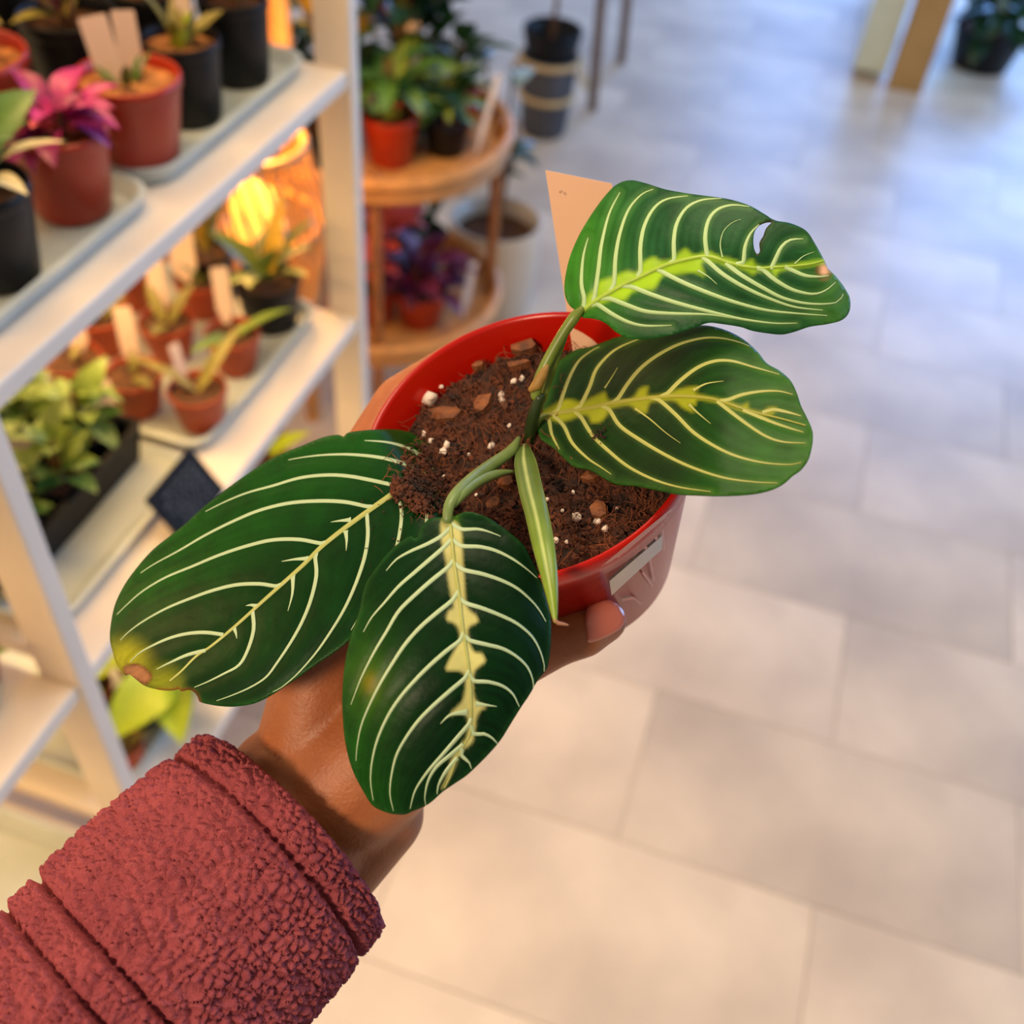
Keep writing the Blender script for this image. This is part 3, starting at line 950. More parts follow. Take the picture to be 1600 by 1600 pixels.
on_pot('sticker', [z7(862, 640), z7(1275, 285), z7(1272, 390), z7(878, 752)], 'sticker', 0.0005)
on_pot('reflection_band', [z7(800, 520), z7(1360, 60), z7(1330, 120), z7(800, 575)], 'pot_reflection', 0.0003)  # window reflection on the glossy pot, painted as a pale band
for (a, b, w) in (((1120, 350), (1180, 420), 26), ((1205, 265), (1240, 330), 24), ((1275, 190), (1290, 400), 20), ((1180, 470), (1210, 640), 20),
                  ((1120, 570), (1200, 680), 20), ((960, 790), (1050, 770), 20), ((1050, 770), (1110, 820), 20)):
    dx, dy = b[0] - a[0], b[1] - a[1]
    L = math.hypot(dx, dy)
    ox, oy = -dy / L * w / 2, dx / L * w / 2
    on_pot('reflection_line', [z7(a[0] + ox, a[1] + oy), z7(b[0] + ox, b[1] + oy), z7(b[0] - ox, b[1] - oy), z7(a[0] - ox, a[1] - oy)], 'pot_reflection', 0.0004)  # reflected window frames, painted as thin pale strips on the pot

# --- soil
HS = -0.0155
V, Fc = [], []
nr, na = 46, 130
RS = PR_at(HS) - 0.0019
for j in range(nr + 1):
    r = RS * j / nr
    for i in range(na):
        a = 360.0 * i / na
        x, y = r * math.cos(math.radians(a)), r * math.sin(math.radians(a))
        w = noise.fractal(Vector((x * 90, y * 90, 1.3)), 0.8, 2.0, 5) * 0.0032 + noise.noise(Vector((x * 420, y * 420, 4.0))) * 0.0012
        fall = min(1.0, (RS - r) / 0.006)
        left = max(0.0, -x * 0.75 + y * 0.35 + 0.0) * 0.10
        V.append(PP(a, HS + w * (0.3 + 0.7 * fall) + left * fall + 0.003 * fall, max(r, 0.0001)))
for j in range(nr):
    for i in range(na):
        k = (i + 1) % na
        Fc.append((j * na + i, (j + 1) * na + i, (j + 1) * na + k, j * na + k))
soil = link('soil', mesh('soil', V, Fc, 'soil'), plant_e, True)


def soil_at(px, py, lift=0.0):
    """point on the soil at a pixel"""
    d = rim_d(px, py, HS + 0.003)
    q = U(px, py, d) - PC
    x, y = q @ PA, q @ PB
    w = noise.fractal(Vector((x * 90, y * 90, 1.3)), 0.8, 2.0, 5) * 0.0032
    left = max(0.0, -x * 0.75 + y * 0.35) * 0.10
    r = math.hypot(x, y)
    return PC + x * PA + y * PB + (HS + 0.003 + w + left + lift) * PN, r


rng = random.Random(11)


def lump(c, r, rg, squash=1.0):
    t = (1 + 5 ** 0.5) / 2
    B = [(-1, t, 0), (1, t, 0), (-1, -t, 0), (1, -t, 0), (0, -1, t), (0, 1, t), (0, -1, -t), (0, 1, -t), (t, 0, -1), (t, 0, 1), (-t, 0, -1), (-t, 0, 1)]
    fs = [(0, 11, 5), (0, 5, 1), (0, 1, 7), (0, 7, 10), (0, 10, 11), (1, 5, 9), (5, 11, 4), (11, 10, 2), (10, 7, 6), (7, 1, 8), (3, 9, 4), (3, 4, 2), (3, 2, 6), (3, 6, 8), (3, 8, 9), (4, 9, 5), (2, 4, 11), (6, 2, 10), (8, 6, 7), (9, 8, 1)]
    ax = Matrix.Rotation(rg.uniform(0, 6.28), 3, Vector((rg.uniform(-1, 1), rg.uniform(-1, 1), rg.uniform(-1, 1) + 0.01)).normalized())
    V = []
    for b in B:
        q = Vector(b).normalized() * r * rg.uniform(0.65, 1.25)
        q.z *= squash
        q = ax @ q
        V.append((c[0] + q.x, c[1] + q.y, c[2] + q.z))
    return V, fs


parts = []
for k in range(2600):
    a = rng.uniform(0, 360)
    r = RS * math.sqrt(rng.random()) * 0.98
    x, y = r * math.cos(math.radians(a)), r * math.sin(math.radians(a))
    w = noise.fractal(Vector((x * 90, y * 90, 1.3)), 0.8, 2.0, 5) * 0.0032
    fall = min(1.0, (RS - r) / 0.006)
    left = max(0.0, -x * 0.75 + y * 0.35) * 0.10 * fall
    parts.append(lump(PP(a, HS + w + left + 0.003 * fall + 0.0006, r), rng.choice((rng.uniform(0.0003, 0.0009), rng.uniform(0.0003, 0.0009), rng.uniform(0.0006, 0.0017))), rng, 0.8))
V, Fc = merge(parts)
tag(link('soil_crumbs', mesh('soil_crumbs', V, Fc, 'crumb', False), soil), kind='stuff')
parts = []
for k in range(1000):
    a = rng.uniform(0, 360)
    r = RS * math.sqrt(rng.random()) * 0.95
    x, y = r * math.cos(math.radians(a)), r * math.sin(math.radians(a))
    w = noise.fractal(Vector((x * 90, y * 90, 1.3)), 0.8, 2.0, 5) * 0.0032
    left = max(0.0, -x * 0.75 + y * 0.35) * 0.10
    p0 = PP(a, HS + w + left + 0.0035, r)
    th = rng.uniform(0, 6.28)
    L = rng.uniform(0.002, 0.009)
    dirv = (math.cos(th) * PA + math.sin(th) * PB)
    sd = (-math.sin(th) * PA + math.cos(th) * PB)
    cv = rng.uniform(-0.6, 0.6) * L
    lift = rng.uniform(0.0, 0.004)
    pts = [p0, p0 + dirv * L * 0.33 + sd * cv * 0.5 + PN * lift, p0 + dirv * L * 0.66 + sd * cv * 0.6 + PN * lift, p0 + dirv * L + PN * rng.uniform(-0.001, 0.002)]
    parts.append(tube_vf(pts, [0.00013] * 4, 4, False))
V, Fc = merge(parts)
tag(link('coir_fibres', mesh('coir_fibres', V, Fc, 'fibre', False), soil), kind='stuff')


def z2(x, y):
    return (560 + x * 0.3375, 460 + y * 0.3375)


# bark chips and perlite that can be picked out in the photo
for (x, y, w, h, ang) in ((775, 275, 66, 42, 10), (750, 352, 62, 20, 15), (580, 515, 48, 58, 40), (850, 200, 50, 30, -10), (690, 545, 18, 22, 0), (690, 890, 40, 30, 30),
                          (1080, 870, 40, 24, 20), (400, 560, 90, 50, 20), (640, 1000, 36, 30, 0), (1120, 1010, 38, 50, 10), (560, 350, 30, 26, 0)):
    px, py = z2(x, y)
    p0, r = soil_at(px, py, 0.002)
    s = 0.3375 * 0.37 / F
    th = math.radians(ang)
    u = (math.cos(th) * PA + math.sin(th) * PB)
    v_ = (-math.sin(th) * PA + math.cos(th) * PB)
    out = []
    for k in range(7):
        a = 2 * math.pi * k / 7 + rng.uniform(-0.2, 0.2)
        q = rng.uniform(0.8, 1.1)
        out.append(p0 + u * math.cos(a) * w * s * q + v_ * math.sin(a) * h * s * q + PN * rng.uniform(-0.0006, 0.0008))
    V = [q - PN * 0.002 for q in out] + [q + PN * 0.0012 for q in out] + [p0 + PN * 0.0024]
    Fc = [tuple(range(6, -1, -1))] + [(i, (i + 1) % 7, 7 + (i + 1) % 7, 7 + i) for i in range(7)] + [(7 + i, 7 + (i + 1) % 7, 14) for i in range(7)]
    link('bark_chip', mesh('bark_chip', V, Fc, 'bark', False), soil)
for (x, y, r) in ((332, 492, 34), (385, 428, 13), (725, 425, 15), (765, 418, 13), (665, 470, 16), (668, 500, 14), (310, 655, 14), (350, 700, 14), (425, 735, 18), (410, 765, 20), (620, 710, 18), (410, 870, 20),
                  (560, 915, 22), (1020, 1045, 20), (1112, 1062, 14), (1145, 1098, 15), (925, 1160, 15), (975, 1180, 8), (215, 858, 16), (460, 560, 7), (520, 760, 8), (700, 610, 9), (1000, 930, 9), (880, 960, 9),
                  (950, 1020, 8), (560, 960, 8), (1200, 1000, 7)):
    px, py = z2(x, y)
    p0, rr = soil_at(px, py, 0.0012)
    V, Fc = lump(p0, r * 1.3 * 0.3375 * 0.37 / F, rng, 0.85)
    o = link('perlite_grain', mesh('perlite_grain', V, Fc, 'perlite'), soil)

# --- leaf blades
COLS = {
    'deep': np.array(rgb(9, 52, 14)[:3]), 'mid': np.array(rgb(26, 78, 22)[:3]), 'fresh': np.array(rgb(60, 118, 34)[:3]),
}


def zA(P):
    return np.array([(820 + x * 0.3375, 240 + y * 0.3375) for x, y in P])


def zC(P):
    return np.array([(160 + x * 0.35, 640 + y * 0.35) for x, y in P])


def zD(P):
    return np.array([(480 + x * 0.325, 760 + y * 0.325) for x, y in P])


class Leaf:
    def __init__(self, base, tip, dfun, flip=1):
        self.b, self.t = np.array(base, float), np.array(tip, float)
        self.L = np.linalg.norm(self.t - self.b)
        self.u = (self.t - self.b) / self.L
        self.v = np.array([-self.u[1], self.u[0]]) * flip
        self.dfun = dfun

    def st(self, P):
        q = P - self.b
        return (q @ self.u) / self.L, (q @ self.v) / 100.0

    def depth(self, P):
        s, t = self.st(P)
        return self.dfun(P[:, 0], P[:, 1], s, t)

    def pts(self, P, lift=0.0):
        P = np.atleast_2d(np.array(P, float))
        d = self.depth(P) - lift
        r = np.c_[(P[:, 0] - 800) / F, (800 - P[:, 1]) / F, -np.ones(len(P))] * d[:, None]
        return CAM + r @ RW.T


def blade(leaf, name, outline, holes, midrib, veins, spurs, patch, colfun, vmat, mmat, vw, mw, label, grid=4.0, patchcol=None, halo=7.0, patch_pow=1.0):
    out = smooth_poly(outline, 4.0, True)
    hs = [smooth_poly(h, 3.0, True) for h in holes]
    x0, y0 = out.min(0)
    x1, y1 = out.max(0)
    gx, gy = np.meshgrid(np.arange(x0, x1, grid), np.arange(y0, y1, grid))
    gx = gx + (np.arange(gx.shape[0]) % 2)[:, None] * grid * 0.5
    G = np.c_[gx.ravel(), gy.ravel()]
    ok = inside(out, G) & (dist_poly(out, G) > grid * 0.45)
    for h in hs:
        ok &= ~inside(h, G) & (dist_poly(h, G) > grid * 0.45)
    G = G[ok]
    vv = [Vector(p) for p in out]
    ee = [(i, (i + 1) % len(out)) for i in range(len(out))]
    for h in hs:
        k = len(vv)
        vv += [Vector(p) for p in h]
        ee += [(k + i, k + (i + 1) % len(h)) for i in range(len(h))]
    vv += [Vector(p) for p in G]
    rv, re_, rf, _, _, _ = delaunay_2d_cdt(vv, ee, [], 0, 1e-5)
    P = np.array([(p.x, p.y) for p in rv])
    T = np.array([f for f in rf if len(f) == 3])
    cen = P[T].mean(1)
    keep = inside(out, cen)
    for h in hs:
        keep &= ~inside(h, cen)
    T = T[keep]
    # counter-clockwise as seen by the camera (pixel y runs down)
    a, b, c = P[T[:, 0]], P[T[:, 1]], P[T[:, 2]]
    cr = (b[:, 0] - a[:, 0]) * (c[:, 1] - a[:, 1]) - (b[:, 1] - a[:, 1]) * (c[:, 0] - a[:, 0])
    T[cr > 0] = T[cr > 0][:, ::-1]
    # the blade dips a little at each vein
    mid = smooth_poly(midrib, 5.0)
    vs_ = []
    for v in veins:
        dd = np.linalg.norm(mid - v[0], axis=1)
        k = int(np.argmin(dd))
        v = np.array(v)
        if 3 < dd[k] < 34:
            v = np.vstack([mid[max(0, k - 2)], v])
        vs_.append(smooth_poly(v, 6.0))
    dm = dist_poly(mid, P, False)
    dv_ = np.full(len(P), 1e9)
    for v in vs_:
        dv_ = np.minimum(dv_, dist_poly(v, P, False))
    relief = 0.0004 * np.exp(-(dv_ / 9.0) ** 2) + 0.0007 * np.exp(-(dm / 16.0) ** 2)
    W = leaf.pts(P, -relief)
    me = mesh(name, W, T, 'leaf_blade')
    col = np.array(colfun(P, leaf, dm, dv_, dist_poly(out, P)))
    st_ = np.array([noise.noise(Vector((d_ * 0.22, p_[0] * 0.004, p_[1] * 0.004))) for d_, p_ in zip(np.minimum(dv_, 80), P)])
    fine = np.array([noise.noise(Vector((p_[0] * 0.035, p_[1] * 0.035, 3.0))) for p_ in P])
    col = col * (1 + 0.34 * st_ + 0.22 * fine)[:, None]
    if patch is not None:
        pp = smooth_poly(patch, 3.0, True)
        sd = dist_poly(pp, P)
        sd = np.where(inside(pp, P), -sd, sd)
        k = np.clip(0.5 - sd / halo, 0, 1)[:, None] ** patch_pow
        col = col * (1 - k) + np.array(patchcol) * k
    ca = me.color_attributes.new('Col', 'FLOAT_COLOR', 'POINT')
    ca.data.foreach_set('color', np.c_[np.clip(col, 0, 1), np.ones(len(P))].astype(np.float32).ravel())
    o = link('leaf', me, plant_e, True)
    o['label'] = label
    sm = o.modifiers.new('thickness', 'SOLIDIFY')
    sm.thickness = 0.0005
    sm.offset = -1.0
    # raised veins
    outp = out

    def ribbon(nm, line, w0, w1, m, lift, taper=1.0):
        n = len(line)
        V, Fc = [], []
        tg = np.gradient(line, axis=0)
        tg /= np.linalg.norm(tg, axis=1)[:, None] + 1e-9
        nn_ = np.c_[-tg[:, 1], tg[:, 0]]
        pp_ = line
        ds = dist_poly(mid, pp_, False)
        for i in range(n):
            u = i / max(1, n - 1)
            w = (w0 + (w1 - w0) * u ** taper) * 0.5
            for k, hgt in ((-1.0, -0.0001), (-0.5, 0.7), (0.0, 1.0), (0.5, 0.7), (1.0, -0.0001)):
                q = line[i] + nn_[i] * k * w
                V.append((q, lift * hgt * (1 - 0.6 * u)))
        Q = np.array([v[0] for v in V])
        lf = np.array([v[1] for v in V])
        dmq = dist_poly(mid, Q, False)
        dvq = np.full(len(Q), 1e9)
        for v in vs_:
            dvq = np.minimum(dvq, dist_poly(v, Q, False))
        rel = 0.0004 * np.exp(-(dvq / 9.0) ** 2) + 0.0007 * np.exp(-(dmq / 16.0) ** 2)
        Wv = leaf.pts(Q, lf - rel + 0.00012)
        for i in range(n - 1):
            for k in range(4):
                a_ = i * 5 + k
                Fc.append((a_, a_ + 5, a_ + 6, a_ + 1))
        link(nm, mesh(nm, Wv, Fc, m), o)

    for i, v in enumerate(vs_):
        ribbon('vein', v, vw * (1.0 if i < 99 else 1), 1.2, vmat, 0.00045, 1.6)
    for s in spurs:
        ribbon('vein', smooth_poly(s[0], 4.0), s[1], 0.8, vmat, 0.0003, 0.6)
    ribbon('midrib', mid, mw, mw * 0.35, mmat, 0.0008, 1.3)
    return o


def smoothstep(x):
    x = np.clip(x, 0, 1)
    return x * x * (3 - 2 * x)


def mixc(a, b, k):
    return a * (1 - k[:, None]) + np.array(b) * k[:, None]


# depth of each blade over the picture
def dA(x, y, s, t):
    s = np.clip(s, -0.1, 1.15)
    return 0.347 - 0.012 * s - 0.010 * np.sin(math.pi * np.clip(s, 0, 1)) + 0.0035 * t + 0.0045 * np.minimum(t, 0) ** 2 + 0.004 * np.maximum(t, 0) ** 2 + 0.02 * np.maximum(s - 0.85, 0) ** 2 * 10


def rimd(x, y):
    r = np.c_[(x - 800) / F, (800 - y) / F, -np.ones(len(x))]
    return (n_cam @ c_cam) / (r @ n_cam)


def dB(x, y, s, t):
    s = np.clip(s, 0, 1.1)
    lift = -0.011 + 0.034 * smoothstep(s / 0.7) - 0.012 * np.maximum(s - 0.6, 0)
    return rimd(x, y) - lift + 0.0012 * t ** 2 + 0.0012 * t * 0


def dC(x, y, s, t):
    s = np.clip(s, -0.1, 1.1)
    lift = 0.0095 - 0.0235 * np.exp(-(np.maximum(s, 0) / 0.06) ** 2) - 0.028 * s ** 2
    return rimd(x, y) - lift + 0.0022 * t ** 2


def dD(x, y, s, t):
    s = np.clip(s, -0.1, 1.1)
    return 0.3185 - 0.020 * np.sin(math.pi / 2 * np.clip(s * 1.5, 0, 1)) + 0.010 * np.maximum(s - 0.55, 0) ** 2 * 4 + 0.0036 * t ** 2 + 0.0012 * t * s


# ---- leaf A (upper)
oA = zA([(255, 735), (215, 712), (190, 670), (183, 610), (195, 530), (215, 460), (250, 380), (290, 310), (330, 250), (380, 185), (430, 140), (490, 123), (560, 137), (650, 165), (760, 185),
         (860, 198), (950, 212), (1040, 240), (1110, 280), (1160, 309), (1230, 322), (1300, 355), (1340, 410), (1385, 490), (1405, 532), (1440, 568), (1480, 620), (1505, 670), (1503, 730), (1470, 770), (1400, 790),
         (1320, 802), (1250, 825), (1190, 838), (1120, 832), (1050, 820), (1000, 803), (900, 787), (850, 784), (800, 800), (740, 820), (680, 840), (600, 855), (520, 860), (460, 848), (420, 825), (380, 790),
         (340, 770), (300, 762), (265, 758)])
hA = zA([(1146, 316), (1120, 316), (1085, 332), (1065, 360), (1058, 400), (1062, 440), (1075, 465), (1090, 450), (1088, 410), (1105, 380), (1115, 350), (1133, 328)])
mA = zA([(250, 740), (330, 680), (430, 620), (520, 575), (640, 520), (740, 490), (850, 475), (930, 500), (1010, 520), (1090, 530), (1160, 525), (1250, 520), (1330, 510), (1385, 495)])
vA = [zA(v) for v in (
    [(275, 670), (262, 600), (270, 480), (293, 390)], [(325, 650), (340, 540), (355, 420), (390, 280), (440, 180)], [(412, 605), (420, 480), (440, 370), (480, 260), (540, 190), (595, 165)],
    [(535, 545), (535, 430), (555, 330), (600, 250), (660, 210), (755, 196)], [(690, 495), (690, 400), (705, 320), (750, 250), (820, 215), (910, 208)], [(845, 475), (835, 390), (850, 310), (890, 260), (960, 238), (1040, 246)],
    [(1010, 505), (1020, 430), (1045, 370), (1085, 328)], [(1140, 535), (1160, 490), (1190, 430), (1230, 400), (1290, 395)],
    [(330, 695), (400, 740), (480, 780), (560, 797), (680, 795)], [(390, 670), (470, 700), (560, 730), (680, 740), (850, 745), (960, 762)], [(490, 615), (580, 650), (700, 690), (850, 730), (1000, 765), (1150, 785), (1260, 785)],
    [(650, 555), (740, 600), (850, 645), (980, 690), (1120, 725), (1260, 740), (1400, 750)], [(850, 500), (920, 560), (1020, 620), (1130, 670), (1250, 710), (1380, 725)],
    [(930, 505), (1000, 560), (1100, 620), (1200, 670), (1320, 695), (1440, 690), (1475, 650)], [(1100, 535), (1160, 585), (1240, 630), (1330, 650), (1390, 635), (1440, 595)], [(1240, 540), (1300, 565), (1370, 570), (1410, 565)])]
sA = [(zA([(915, 480), (905, 420), (920, 360), (960, 320), (1000, 305)]), 3.0), (zA([(1250, 510), (1290, 475), (1340, 455)]), 3.0), (zA([(800, 540), (850, 570), (890, 605)]), 4.0)]
pA = zA([(255, 735), (290, 660), (330, 620), (350, 590), (410, 570), (470, 545), (520, 550), (545, 510), (570, 490), (600, 480), (630, 495), (680, 490), (720, 455), (745, 440), (775, 465), (810, 465), (850, 455), (900, 475), (960, 490),
         (1010, 505), (1055, 490), (1065, 510), (1100, 525), (1200, 515), (1385, 492), (1385, 506), (1280, 527), (1180, 545), (1160, 570), (1140, 545), (1080, 545), (1055, 560), (1020, 540), (960, 520), (970, 545), (930, 520), (880, 500),
         (820, 505), (830, 565), (780, 550), (700, 560), (640, 565), (600, 625), (560, 630), (500, 640), (460, 680), (400, 680), (340, 700), (290, 715)])


def cA(P, lf, dm, dv, de):
    s, t = lf.st(P)
    c = np.tile(np.array(rgb(30, 76, 40)[:3]), (len(P), 1))
    c = mixc(c, rgb(54, 120, 26)[:3], smoothstep((0.30 - s) / 0.35) * 0.9)
    c = mixc(c, rgb(66, 124, 40)[:3], smoothstep((t - 0.25) / 0.9) * smoothstep((0.75 - s) / 0.5) * 0.8)
    c = mixc(c, rgb(64, 116, 34)[:3], smoothstep((s - 0.8) / 0.2) * 0.8)
    c = mixc(c, rgb(110, 150, 80)[:3], np.exp(-(dv / 5.0) ** 2) * 0.35)
    q = np.array([820 + 1385 * 0.3375, 240 + 540 * 0.3375])
    r = np.linalg.norm((P - q) * np.array([1, 0.8]), axis=1)
    c = mixc(c, rgb(226, 170, 140)[:3], np.clip(1.3 - r / 8.0, 0, 1))
    c = mixc(c, rgb(120, 80, 50)[:3], np.exp(-((r - 11) / 2.5) ** 2) * 0.7)
    hd = dist_poly(hA, P)
    c = mixc(c, rgb(54, 44, 24)[:3], np.exp(-(hd / 2.2) ** 2) * 0.8 * (P[:, 0] > 1180))
    return c


LA = Leaf((905, 490), (1325, 470), dA)
blade(LA, 'leaf', oA, [hA], mA, vA, sA, pA, cA, 'vein_fresh', 'midrib_fresh', 7.0, 8.0, 'topmost bright green leaf with a torn hole near its tip', patchcol=rgb(150, 190, 40)[:3], halo=8.0)

# ---- leaf B (right, beneath A)
oB = zA([(80, 1212), (85, 1170), (105, 1120), (110, 1050), (130, 985), (180, 942), (240, 907), (300, 895), (370, 870), (430, 848), (520, 838), (620, 825), (720, 805), (800, 795), (870, 800), (950, 825), (1020, 865), (1080, 920), (1120, 970),
         (1180, 1005), (1230, 1050), (1260, 1110), (1280, 1170), (1310, 1230), (1333, 1290), (1330, 1350), (1315, 1410), (1280, 1460), (1240, 1490), (1200, 1525), (1140, 1555), (1050, 1575), (920, 1583), (800, 1580), (700, 1575), (600, 1555),
         (500, 1537), (420, 1530), (360, 1500), (300, 1465), (230, 1450), (180, 1410), (130, 1360), (75, 1320), (62, 1280), (66, 1240)])
mB = zA([(70, 1216), (180, 1195), (300, 1178), (400, 1155), (500, 1140), (580, 1130), (680, 1122), (780, 1125), (870, 1135), (950, 1160), (1010, 1180), (1080, 1200), (1140, 1215), (1200, 1230), (1300, 1258)])
vB = [zA(v) for v in (
    [(150, 1190), (175, 1120), (205, 1040), (250, 960), (310, 912), (345, 895)], [(255, 1170), (300, 1080), (330, 1000), (390, 930), (450, 890), (530, 858)],
    [(430, 1135), (480, 1060), (540, 990), (620, 930), (720, 880), (830, 853), (920, 855), (1000, 875), (1040, 892)], [(660, 1110), (720, 1050), (800, 990), (880, 960), (960, 960), (1050, 985), (1120, 1005), (1178, 1022)],
    [(940, 1140), (1010, 1115), (1100, 1100), (1180, 1100), (1240, 1115)], [(1100, 1200), (1150, 1185), (1210, 1195), (1280, 1215)],
    [(110, 1230), (125, 1300), (160, 1370)], [(180, 1260), (220, 1340), (290, 1410), (350, 1450), (400, 1485)], [(260, 1220), (310, 1300), (380, 1370), (480, 1450), (600, 1510), (720, 1545), (860, 1565)],
    [(390, 1185), (440, 1260), (540, 1330), (660, 1400), (780, 1455), (920, 1500), (1060, 1520), (1170, 1525)], [(620, 1140), (700, 1210), (780, 1290), (880, 1355), (980, 1400), (1100, 1430), (1220, 1440), (1280, 1430)],
    [(890, 1145), (960, 1200), (1040, 1260), (1120, 1310), (1200, 1335), (1300, 1340)], [(1010, 1185), (1090, 1220), (1180, 1255), (1290, 1290)])]
sB = [(zA([(370, 1085), (400, 1040), (430, 990)]), 3.0), (zA([(780, 1095), (840, 1065), (920, 1053)]), 5.0), (zA([(510, 1180), (580, 1230), (650, 1290), (720, 1340)]), 4.0), (zA([(760, 1160), (800, 1200), (860, 1250)]), 5.0)]
pB = zA([(85, 1200), (140, 1160), (180, 1140), (220, 1140), (260, 1150), (310, 1130), (370, 1105), (385, 1140), (430, 1145), (500, 1130), (530, 1090), (570, 1080), (570, 1120), (650, 1115), (720, 1090), (800, 1080), (790, 1110), (850, 1125),
         (930, 1143), (1000, 1168), (1030, 1155), (1040, 1182), (1100, 1195), (1130, 1175), (1165, 1180), (1140, 1212), (1090, 1213), (1000, 1190), (960, 1176), (880, 1150), (800, 1140), (790, 1165), (760, 1160), (780, 1195), (730, 1175),
         (690, 1145), (600, 1145), (575, 1160), (560, 1200), (520, 1190), (480, 1165), (400, 1180), (380, 1210), (350, 1240), (310, 1245), (280, 1210), (180, 1240), (120, 1230)])


def cB(P, lf, dm, dv, de):
    s, t = lf.st(P)
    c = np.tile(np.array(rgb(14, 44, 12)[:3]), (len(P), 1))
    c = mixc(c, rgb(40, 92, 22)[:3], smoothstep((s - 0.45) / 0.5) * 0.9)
    c = mixc(c, rgb(60, 108, 36)[:3], np.exp(-(de / 10) ** 2) * 0.35)
    c = mixc(c, rgb(90, 120, 50)[:3], np.exp(-(dv / 5.0) ** 2) * 0.3)
    return c


LB = Leaf((845, 650), (1268, 675), dB)
blade(LB, 'leaf', oB, [], mB, vB, sB, pB, cB, 'vein_olive', 'midrib_olive', 6.2, 7.0, 'wide leaf dusted with soil below the torn one', patchcol=rgb(142, 150, 28)[:3], halo=7.0)

# ---- leaf C (left)
oC = zC([(1500, 240), (1460, 165), (1420, 130), (1380, 102), (1300, 88), (1200, 90), (1120, 98), (1090, 106), (1077, 121), (1050, 112), (980, 125), (880, 165), (780, 205), (700, 250), (600, 320), (520, 380), (450, 435), (380, 500),
         (300, 565), (220, 630), (150, 710), (100, 780), (60, 860), (40, 940), (33, 1020), (45, 1080), (60, 1130), (85, 1167), (102, 1186), (118, 1180), (135, 1192), (170, 1220), (195, 1236), (250, 1250), (310, 1253), (340, 1245), (350, 1256),
         (385, 1250), (410, 1262), (424, 1282), (432, 1303), (470, 1315), (540, 1325), (600, 1325), (680, 1310), (760, 1270), (850, 1210), (950, 1140), (1040, 1080), (1110, 1020), (1200, 920), (1310, 800), (1420, 690), (1510, 560), (1560, 450),
         (1560, 350), (1535, 285)])
mC = zC([(1500, 235), (1420, 290), (1310, 365), (1190, 450), (1080, 530), (980, 610), (900, 690), (800, 780), (700, 870), (640, 925), (560, 995), (480, 1060), (420, 1100), (350, 1170), (300, 1212)])
vC = [zC(v) for v in (
    [(1440, 215), (1360, 170), (1270, 145), (1170, 138)], [(1420, 265), (1330, 235), (1230, 212), (1100, 200), (980, 203), (880, 215), (830, 225)],
    [(1290, 335), (1200, 315), (1100, 297), (1000, 292), (880, 305), (760, 340), (650, 370), (550, 410), (460, 455)],
    [(1180, 432), (1080, 412), (960, 408), (830, 418), (700, 450), (580, 500), (460, 560), (340, 630), (230, 690), (170, 730)],
    [(980, 597), (880, 580), (760, 582), (640, 610), (520, 650), (400, 700), (280, 750), (180, 810), (110, 870), (65, 915)],
    [(780, 788), (700, 778), (600, 782), (500, 805), (400, 840), (290, 885), (190, 940), (120, 990), (80, 1030)],
    [(540, 1005), (460, 995), (380, 1000), (300, 1020), (220, 1055), (160, 1090), (125, 1125)],
    [(460, 1075), (380, 1095), (300, 1130), (240, 1160)],
    [(670, 900), (675, 980), (650, 1070), (610, 1140), (540, 1180), (470, 1215), (410, 1240)],
    [(950, 660), (955, 740), (930, 850), (890, 950), (840, 1040), (780, 1130), (730, 1195), (660, 1240), (580, 1275), (510, 1300)],
    [(1180, 460), (1185, 560), (1170, 660), (1130, 780), (1080, 890), (1020, 990), (950, 1090), (870, 1180), (800, 1240), (760, 1260)],
    [(1320, 380), (1335, 450), (1330, 530), (1310, 620), (1270, 720), (1200, 830), (1110, 985)],
    [(1450, 420), (1445, 520), (1420, 600), (1380, 680)])]
sC = [(zC([(1110, 492), (1060, 496), (1020, 502)]), 9.0), (zC([(1085, 540), (1090, 580), (1088, 630)]), 9.0), (zC([(920, 665), (860, 668), (800, 678)]), 9.0), (zC([(850, 735), (848, 820), (828, 900)]), 9.0),
      (zC([(690, 880), (665, 872), (640, 876)]), 10.0), (zC([(585, 970), (595, 995), (600, 1022)]), 10.0)]


def cC(P, lf, dm, dv, de):
    s, t = lf.st(P)
    c = np.tile(np.array(rgb(4, 44, 9)[:3]), (len(P), 1))
    c = mixc(c, rgb(12, 70, 8)[:3], smoothstep((-t + 0.1) / 1.2) * 0.8)
    c = mixc(c, rgb(40, 90, 30)[:3], np.exp(-(de / 5) ** 2) * 0.4)
    r = np.linalg.norm(P - np.array([195, 1040.0]), axis=1)
    c = mixc(c, rgb(150, 150, 20)[:3], smoothstep((62 - r) / 50) * 0.85)
    r2 = np.linalg.norm(P - np.array([255, 1068.0]), axis=1)
    c = mixc(c, rgb(130, 136, 24)[:3], smoothstep((45 - r2) / 40) * 0.7)
    bp = smooth_poly(zC([(98, 1150), (150, 1138), (190, 1155), (218, 1192), (190, 1225), (150, 1208), (105, 1190)]), 3, True)
    sd = dist_poly(bp, P)
    ins = inside(bp, P)
    c = mixc(c, rgb(142, 96, 64)[:3], ins * 1.0)
    c = mixc(c, rgb(92, 46, 20)[:3], np.exp(-(sd / 2.2) ** 2) * 0.85)
    lo = (P[:, 1] > 1060) & (P[:, 0] > 245) & (P[:, 0] < 315)
    c = mixc(c, rgb(120, 60, 24)[:3], np.exp(-(de / 3) ** 2) * 0.8 * lo)
    return c


LC = Leaf((685, 725), (185, 1050), dC, -1)
blade(LC, 'leaf', oC, [], mC, vC, sC, None, cC, 'vein_pale', 'midrib_pale', 6.0, 8.5, 'long dark leaf with a yellow and brown damaged tip')

